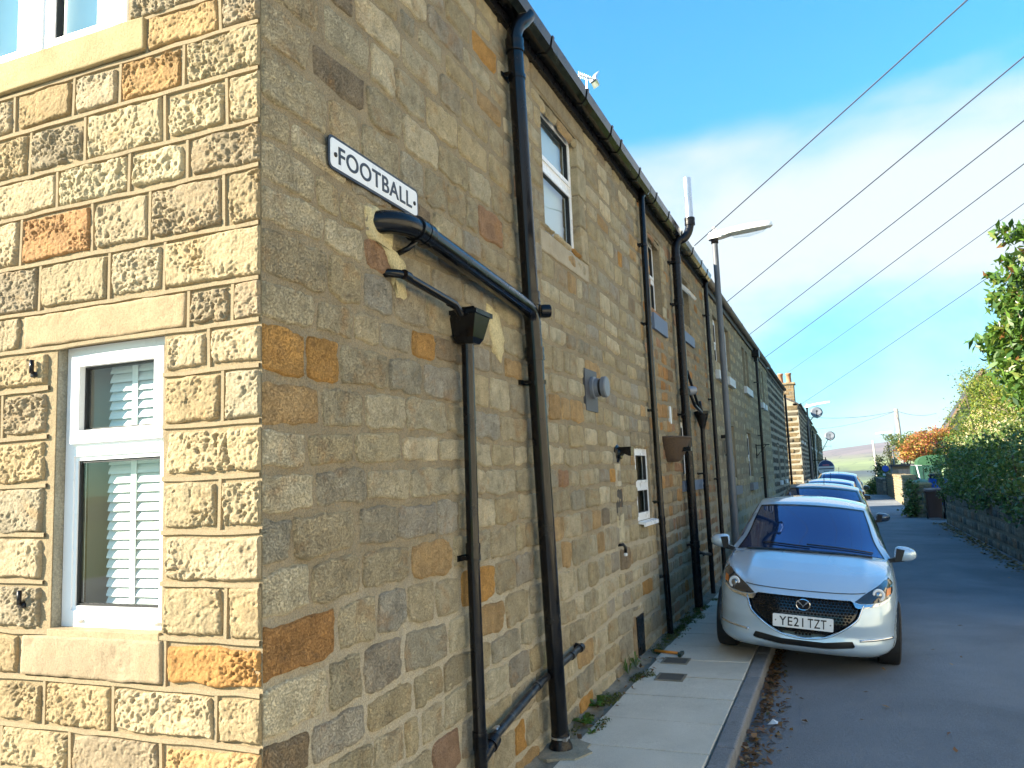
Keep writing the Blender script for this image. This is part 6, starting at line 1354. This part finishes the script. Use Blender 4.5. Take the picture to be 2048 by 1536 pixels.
# ================================================================== BINS
def wheelie_bin(label, x, y, z, col, w=.48, d=.55, h=.95):
    t = thing('wheelie_bin', label, 'wheelie bin', (x, y, z), 'wheelie bins by the wall'); m_ = plain('bin_plastic', col, .5, var=.1)
    mb = MB(); lo, hi = .38, .5; V = []
    for zz, s in ((.05, .80), (.10, .82), (h*.9, 1.0), (h*.9, 1.05), (h*.94, 1.05)):
        for p in rrect(w*s, d*s, .05, 3): V.append((x+p[0], y+p[1]+(1-s)*.05, z+zz))
    k = len(rrect(1, 1, .05, 3)); mb.add(V, [(i*k+j, i*k+(j+1) % k, (i+1)*k+(j+1) % k, (i+1)*k+j) for i in range(4) for j in range(k)]+[tuple(range(k))]); mb.build('tub', m_, t, True, auto=35)
    mb = MB(); V = []
    for zz, s in ((h*.94, 1.10), (h*.97, 1.11), (h*1.02, .98), (h*1.035, .6)):
        for p in rrect(w*s, d*s, .06, 3): V.append((x+p[0], y+p[1], z+zz+p[1]*.08))
    mb.add(V, [(i*k+j, i*k+(j+1) % k, (i+1)*k+(j+1) % k, (i+1)*k+j) for i in range(3) for j in range(k)]+[tuple(range(3*k, 4*k)), tuple(range(k))]); mb.build('lid', m_, t, True, auto=35)
    mb = MB(); mb.tube([(x-w*.45, y+d*.56, z+h*.93), (x+w*.45, y+d*.56, z+h*.93)], .018, 8); mb.build('handle', m_, t, True)
    for s in (-1, 1): mb = MB(); mb.lathe([(0, -.025), (.09, -.025), (.10, 0), (.09, .025), (0, .025)], (x+s*w*.42, y+d*.36, z+.10), (1, 0, 0), 18); mb.build('wheel', tyre_m, t, True, auto=35)
wheelie_bin('brown wheelie bin standing in the gap of the garden wall', 4.66, 27.1, -.10, (.085, .038, .028))
wheelie_bin('black wheelie bin tucked behind the brown one', 5.16, 27.2, -.10, (.012, .014, .022))
# ================================================================== GARDEN CLUTTER, HOUSES, SIGN, VAN
sh = thing('garden_shed', 'dark green garden shed with rounded green roof below the maple', 'shed', (5.9, 39.5, .1))
green = plain('shed_green', (.02, .075, .055), .5, var=.2, vscale=4); mb = MB(); mb.box(5.05, 6.6, 39.0, 40.6, .05, 1.58); mb.build('walls', green, sh)
mb = MB(); n = 12; mb.prism([(5.25, 1.60)]+[(5.95-.70*math.cos(math.pi*j/n), 1.60+.46*math.sin(math.pi*j/n)**.6) for j in range(n+1)]+[(6.65, 1.60)], (38.98, 40.6), lambda a, b, d: (a, d, b)); mb.build('roof', plain('shed_roof_green', (.035, .11, .05), .55, var=.2), sh)
mb = MB()
for j in range(5): mb.box(5.15+j*.3, 5.17+j*.3, 38.985, 39.0, .1, 1.5)
mb.box(5.7, 6.3, 38.98, 39.0, .75, 1.3); mb.build('shed_panel', plain('shed_glass', (.01, .03, .03), .15), sh)
tk = thing('oil_tank', 'pale green plastic tank between the shed and the shrubs', 'tank', (6.5, 38, .1)); mb = MB(); mb.box(6.12, 6.85, 37.4, 38.2, .05, 1.45, .10); mb.build('tank_body', plain('pale_green_plastic', (.30, .42, .22), .5, var=.1), tk, True, auto=50); mb = MB(); mb.lathe([(.16, 0), (.16, .07), (.1, .1), (0, .1)], (6.4, 37.8, 1.45), n=16); mb.build('cap', plain('cap_green', (.22, .34, .18), .5), tk)
wp = thing('washing_pole', 'thin white washing-line pole leaning before the green shed', 'pole', (5.2, 37, 0)); mb = MB(); mb.tube([(5.33, 37.4, 0), (5.08, 37.4, 1.62)], .024, 8); mb.build('pole', white_paint, wp, True); mb = MB(); mb.tube([(4.85, 37.4, 1.63), (5.3, 37.4, 1.60)], .010, 6); mb.build('crossbar', white_paint, wp)
tb = thing('tarpaulin_heap', 'heap under a pale green tarpaulin behind the wall stub', 'tarpaulin', (4.6, 30.2, .8)); bm = bmesh.new(); bmesh.ops.create_uvsphere(bm, u_segments=24, v_segments=12, radius=1)
for v in bm.verts: v.co = Vector((4.62+v.co.x*.52, 30.3+v.co.y*.45, .72+max(v.co.z, -.9)*.40+.03*math.sin(v.co.x*9)*math.sin(v.co.y*7)))
mb = MB(); mb.bm(bm); mb.build('sheet', plain('tarp_green', (.20, .30, .18), .6, var=.3, vscale=5), tb, True)
bb = thing('blue_tub', 'bright blue tub behind the brown bin', 'tub', (5.05, 29.2, .5)); mb = MB(); mb.lathe([(0, 0), (.24, 0), (.30, .9), (.32, .92), (.28, .92), (.2, .3)], (5.05, 29.3, .25), n=20); mb.build('tub_body', plain('blue_plastic', (.02, .12, .55), .4), bb, True, auto=40); mb = MB(); mb.lathe([(.20, 0), (.22, .14), (0, .16)], (5.0, 29.3, 1.17), n=18); mb.build('dark_lid', car_black, bb, True)
gg = thing('garage', 'pale planked garage front with dark posts behind the low wall', 'garage', (5.5, 49, 0)); mb = MB(); mb.box(4.75, 6.6, 49.0, 51.0, -.2, 1.55); mb.build('walls', plain('garage_stone', (.33, .31, .27), .9, var=.2, vscale=3), gg)
for j in range(5):
    mb = MB(); mb.box(5.05+j*.24, 5.27+j*.24, 48.96, 49.0, -.1, 1.38); mb.build('plank', plain('pale_plank', (.50, .44, .40), .8, var=.1), gg)
mb = MB(); mb.box(4.7, 6.7, 48.8, 51.1, 1.55, 1.68); mb.build('roof', M['slate'], gg)
rh = thing('yellow_house', 'house with sunlit yellow gable and sloping verge above the shrubs', 'house', (9, 48, 0)); mb = MB(); mb.add([(6.75, 46.5, 0), (12.0, 46.5, 0), (12.0, 46.5, 2.6), (9.4, 46.5, 6.4), (6.75, 46.5, 2.6), (6.75, 48.3, 0), (12, 48.3, 0), (12, 48.3, 2.6), (9.4, 48.3, 6.4), (6.75, 48.3, 2.6)], [(0, 1, 2, 3, 4), (5, 6, 7, 8, 9), (0, 4, 9, 5), (1, 2, 7, 6)]); mb.build('wall', plain('cream_render', (.66, .55, .28), .85, var=.06), rh)
mb = MB()
for a, b in (((6.55, 2.25), (9.4, 6.45)), ((12.2, 2.25), (9.4, 6.45))): mb.prism([a, b, (b[0], b[1]+.16), (a[0], a[1]+.16)], (46.25, 48.4), lambda x, z, d: (x, d, z))
mb.build('roof', M['slate'], rh); mb = MB(); mb.prism([(6.55, 2.20), (9.4, 6.40), (9.4, 6.60), (6.55, 2.40)], (46.18, 46.24), lambda x, z, d: (x, d, z)); mb.build('bargeboard', plain('brown_board', (.25, .16, .10), .7), rh)
pk = thing('parking_sign', 'blue round parking sign on a dark post before the garage', 'road sign', (4.55, 51, -.3)); mb = MB(); mb.tube([(4.5, 51.2, -.5), (4.5, 51.2, 1.75)], .045, 8); mb.build('post', M['black_iron'], pk); mb = MB(); mb.lathe([(0, 0), (.19, 0), (.19, .015), (0, .015)], (4.5, 51.13, 1.45), (0, -1, 0), 24); mb.build('disc', plain('sign_blue', (.03, .14, .62), .4), pk); mb = MB(); mb.box(4.32, 4.68, 51.13, 51.15, 1.02, 1.16); mb.build('white_plate', white_paint, pk)
wh = thing('white_house', 'white cottage with a pale chimney below the crest of the road', 'house', (3, 104, -4)); mb = MB(); mb.box(1.0, 3.9, 104, 110, -7, -1.25); mb.build('wall', plain('white_render', (.70, .68, .62), .9), wh); mb = MB(); mb.prism([(.8, -1.25), (4.1, -1.25), (2.45, -.25)], (103.9, 110), lambda a, b, d: (a, d, b)); mb.build('roof', M['slate'], wh); mb = MB(); mb.box(3.3, 3.85, 104.2, 104.9, -1.3, .25); mb.build('chimney', plain('pale_stone', (.55, .46, .34), .9), wh)
vn = thing('parked_van', 'white van with dark rear window parked beyond the crest', 'van', (3.05, 84, -2.3)); zb = float(road_z(np.array([3.]), np.array([84.]))[0])
mb = MB(); mb.box(2.25, 3.95, 84, 88.5, zb+.3, zb+2.0, .12); mb.build('body', plain('van_white', (.70, .68, .62), .4), vn, True, auto=50); mb = MB(); mb.box(2.45, 3.75, 83.985, 84.0, zb+1.25, zb+1.8); mb.build('rear_window', car_glass, vn)
for x in (2.4, 3.8):
    for y in (84.9, 87.6): mb = MB(); mb.lathe([(0, -.1), (.3, -.1), (.32, 0), (.3, .1), (0, .1)], (x, y, zb+.30), (1, 0, 0), 18); mb.build('wheel', tyre_m, vn, True, auto=40)
    mb = MB(); mb.box(x-.08, x+.08, 83.98, 84.0, zb+.8, zb+1.15); mb.build('tail_lamp', red_lamp, vn)
# ================================================================== ADDED COTTAGES, unseen right of the frame, bouncing sun onto the shaded wall
def cottage(label, x, y0, y1, eave, col, seed):
    h = thing('cottage', label, 'house', (x+4, (y0+y1)/2, -.1)); r = random.Random(seed); mp = lambda u, v, d: (x-d, u, v)
    n = max(2, int((y1-y0)/3.4)); st = (y1-y0)/n; hs = []
    for k in range(n):
        c = y0+st*(k+.5); hs += [(c-.55, c+.55, 3.2, 4.5)]; hs += [(c-.45, c+.45, .05, 2.1)] if k % 2 else [(c-.6, c+.6, .95, 2.2)]
    mb = MB(); panel(mb, y0, y1, -.3, eave, hs, mp, .16)
    mb.quad((x+7, y0, -.3), (x+7, y1, -.3), (x+7, y1, eave), (x+7, y0, eave))
    for y in (y0, y1): mb.add([(x, y, -.3), (x+7, y, -.3), (x+7, y, eave), (x+3.5, y, eave+2), (x, y, eave)], [(0, 1, 2, 3, 4)])
    mb.build('wall', plain('bounce_cottage_render', col, .9, var=.08, vscale=1.5, bmp=.3, bscale=60), h)
    for q in hs:
        if q[2] < .5: mb = MB(); slab(mb, *q, -.12, -.07, mp); mb.build('door', plain('painted_door', (.05, .12, .10), .4), h)
        else: window(h, *q, mp, .10, .4, .06); mb = MB(); slab(mb, q[0]-.1, q[1]+.1, q[2]-.14, q[2]-.003, -.1, .06, mp); mb.build('window_sill', white_sill, h)
    mb = MB()
    for xe in (x-.25, x+7.25): mb.add([(xe, y0-.1, eave-.05), (xe, y1+.1, eave-.05), (x+3.5, y1+.1, eave+2.05), (x+3.5, y0-.1, eave+2.05), (xe, y0-.1, eave+.05), (xe, y1+.1, eave+.05), (x+3.5, y1+.1, eave+2.15), (x+3.5, y0-.1, eave+2.15)], [(0, 1, 2, 3), (4, 5, 6, 7), (0, 1, 5, 4), (0, 3, 7, 4), (1, 2, 6, 5)])
    mb.build('roof', M['slate'], h); mb = MB(); mb.box(x+3.1, x+3.9, y1-.8, y1-.1, eave+1.6, eave+3.0); mb.build('chimney', M['side_mortar'], h)
cottage('unseen cream rendered cottages added across the road to bounce sunlight', 9.4, -15.0, -1.2, 5.6, (.57, .52, .42), 1)
cottage('unseen pale buff cottages added across the road for bounce light, beside the long-leaved tree', 9.4, -1.0, 12.2, 5.5, (.54, .49, .38), 2)
heightfield('added_front_yards', np.linspace(5.9, 9.4, 10), np.linspace(-15, 6.0, 24), lambda x, y: np.full_like(x, -.09), ground_mat('yard_flags', (.45, .41, .33), (.38, .34, .27), 1.5, 120, .3))  # unseen yard laid in front of the added cottages
# ================================================================== MOSS, WEEDS, LEAF LITTER
rs = np.random.RandomState(3)
def litter(label, P, size, pal, seed, z, curl=.35):
    n = len(P); q = np.random.RandomState(seed); ang = q.rand(n)*6.28; L = size*q.uniform(.5, 1.4, n); W_ = L*q.uniform(.35, .8, n); zz = z+q.rand(n)*.012
    a = np.stack([np.cos(ang), np.sin(ang), q.normal(size=n)*curl], 1); b = np.stack([-np.sin(ang), np.cos(ang), q.normal(size=n)*curl], 1); c = np.stack([P[:, 0], P[:, 1], zz+L*.10], 1); lift = np.array([0, 0, 1])
    V = np.stack([c-a*L[:, None]*.5, c-a*L[:, None]*.1+b*W_[:, None]*.5+lift*(L*.12)[:, None], c+a*L[:, None]*.5, c-a*L[:, None]*.1-b*W_[:, None]*.5+lift*(L*.10)[:, None]], 1).reshape(-1, 3)
    V[:, 2] = np.maximum(V[:, 2], np.repeat(z, 4)+.003 if np.ndim(z) else z+.003)
    w = np.array([p[1] for p in pal], float); col = np.array([p[0] for p in pal])[q.choice(len(pal), n, p=w/w.sum())]*q.uniform(.6, 1.3, n)[:, None]
    o = put('leaf_litter', mesh_np('leaf_litter', V, np.arange(4*n).reshape(-1, 4), M['leaf'], np.repeat(col, 4, 0))); return tag(o, label, 'leaves', None, 'stuff')
BROWN = [((.20, .10, .045), 6), ((.30, .17, .08), 5), ((.12, .07, .04), 5), ((.36, .24, .12), 2), ((.10, .11, .04), 1)]
n = 1100; yy = rs.uniform(1.2, 7.0, n); xx = 1.165+np.abs(rs.normal(size=n))*.055*(1+1.2*np.exp(-((yy-4.0)/1.0)**2)); litter('brown dead leaves gathered in the gutter along the kerb', np.stack([xx, yy], 1), .045, BROWN, 4, road_z(xx, yy)-.0)
n = 1500; yy = rs.uniform(9, 25.3, n); xx = 4.74-np.abs(rs.normal(size=n))*.16; litter('tan leaf drift along the foot of the garden wall', np.stack([xx, yy], 1), .085, [((.36, .25, .12), 6), ((.28, .18, .08), 5), ((.16, .11, .06), 4)], 5, road_z(xx, yy)-.02)
n = 90; yy = rs.uniform(2.6, 8.5, n); xx = rs.uniform(.02, .24, n); litter('scattered dead leaves along the foot of the stone houses', np.stack([xx, yy], 1), .045, BROWN, 6, np.full(n, .0))
n = 26; yy = rs.uniform(2, 9, n); xx = rs.uniform(1.6, 4.4, n); litter('few single dead leaves out on the road', np.stack([xx, yy], 1), .05, BROWN, 7, road_z(xx, yy))
mossm = plain('moss', (.075, .10, .022), .95, var=.4, vscale=30, bmp=1., bscale=90)
bl_ = [(float(x), float(y), .0, .045+.05*rs.rand(), .08+.12*rs.rand(), .020, 260) for x, y in zip(rs.uniform(.02, .22, 34), np.concatenate([rs.uniform(3.0, 9.0, 24), rs.uniform(5.8, 8.6, 10)]))]
V, F, T = leaves(bl_, .016, [((.09, .12, .02), 5), ((.14, .15, .03), 3), ((.06, .08, .02), 4)], 44, elong=1.5); o = put('moss', mesh_np('moss', V, F, M['leaf'], T)); tag(o, 'green moss and tiny weeds along the joint of wall and pavement', 'moss', None, 'stuff')
for k, (x, y, r, lb) in enumerate(((.10, 3.30, .10, 'leafy weed at the wall foot just past the soil pipe'), (.06, 3.75, .12, 'ragged weed at the wall foot beyond the low pipe end'), (.05, 4.75, .10, 'grassy tuft at the wall foot by the covers'), (.06, 5.0, .12, 'grassy tuft at the wall foot before the coal hatch'), (.20, 3.12, .05, 'small weed in the slab joint by the soil pipe'))):
    t = thing('weed', lb, 'weed', (x, y, 0), 'weeds along the wall foot'); mb = MB(); rt = random.Random(k); mb.v = []; 
    for j in range(22):
        a = rt.uniform(0, 6.28); L = r*rt.uniform(.6, 1.2); d = Vector((math.cos(a), math.sin(a), 0)); p = Vector((x, y, .0)); w = Vector((-d.y, d.x, 0))*L*(.16 if k < 2 or k == 4 else .05); hz = rt.uniform(.3, 1.0) if k < 2 or k == 4 else rt.uniform(.8, 1.8)
        mb.cur = (*[c*rt.uniform(.7, 1.3) for c in (.09, .17, .03)], 1); mb.add([p, p+d*L*.5+w+Vector((0, 0, L*hz*.6)), p+d*L+Vector((0, 0, L*hz*.5)), p+d*L*.5-w+Vector((0, 0, L*hz*.6))], [(0, 1, 2, 3)])
    put('leaf_tuft', mesh_np('leaf_tuft', np.array(mb.v), mb.f, M['leaf'], np.array(mb.t)), t)
t = thing('paper_scrap', 'crumpled white paper scrap among the gutter leaves', 'litter', (1.30, 4.0, ROADZ)); mb = MB(); mb.add([(1.27, 3.97, -.108), (1.34, 3.95, -.095), (1.36, 4.0, -.10), (1.30, 4.05, -.09), (1.31, 4.0, -.075)], [(0, 1, 4), (1, 2, 4), (2, 3, 4), (3, 0, 4)]); mb.build('paper', white_paint, t)

# ================================================================== THE AIR
mb = MB(); mb.box(-2700, 2700, -450, 5300, -150, 190); ho = mb.build('haze', None); ho['kind'] = 'stuff'; tag(ho, 'thin pale haze fading the far moor', 'haze')
hm_ = bpy.data.materials.new('haze'); hm_.use_nodes = True; t = hm_.node_tree; t.nodes.clear(); o = N(t, 'ShaderNodeOutputMaterial'); pv_ = N(t, 'ShaderNodeVolumePrincipled'); pv_.inputs['Color'].default_value = (.72, .82, .95, 1); pv_.inputs['Density'].default_value = .00011
t.links.new(pv_.outputs[0], o.inputs['Volume']); ho.data.materials.clear(); ho.data.materials.append(hm_)
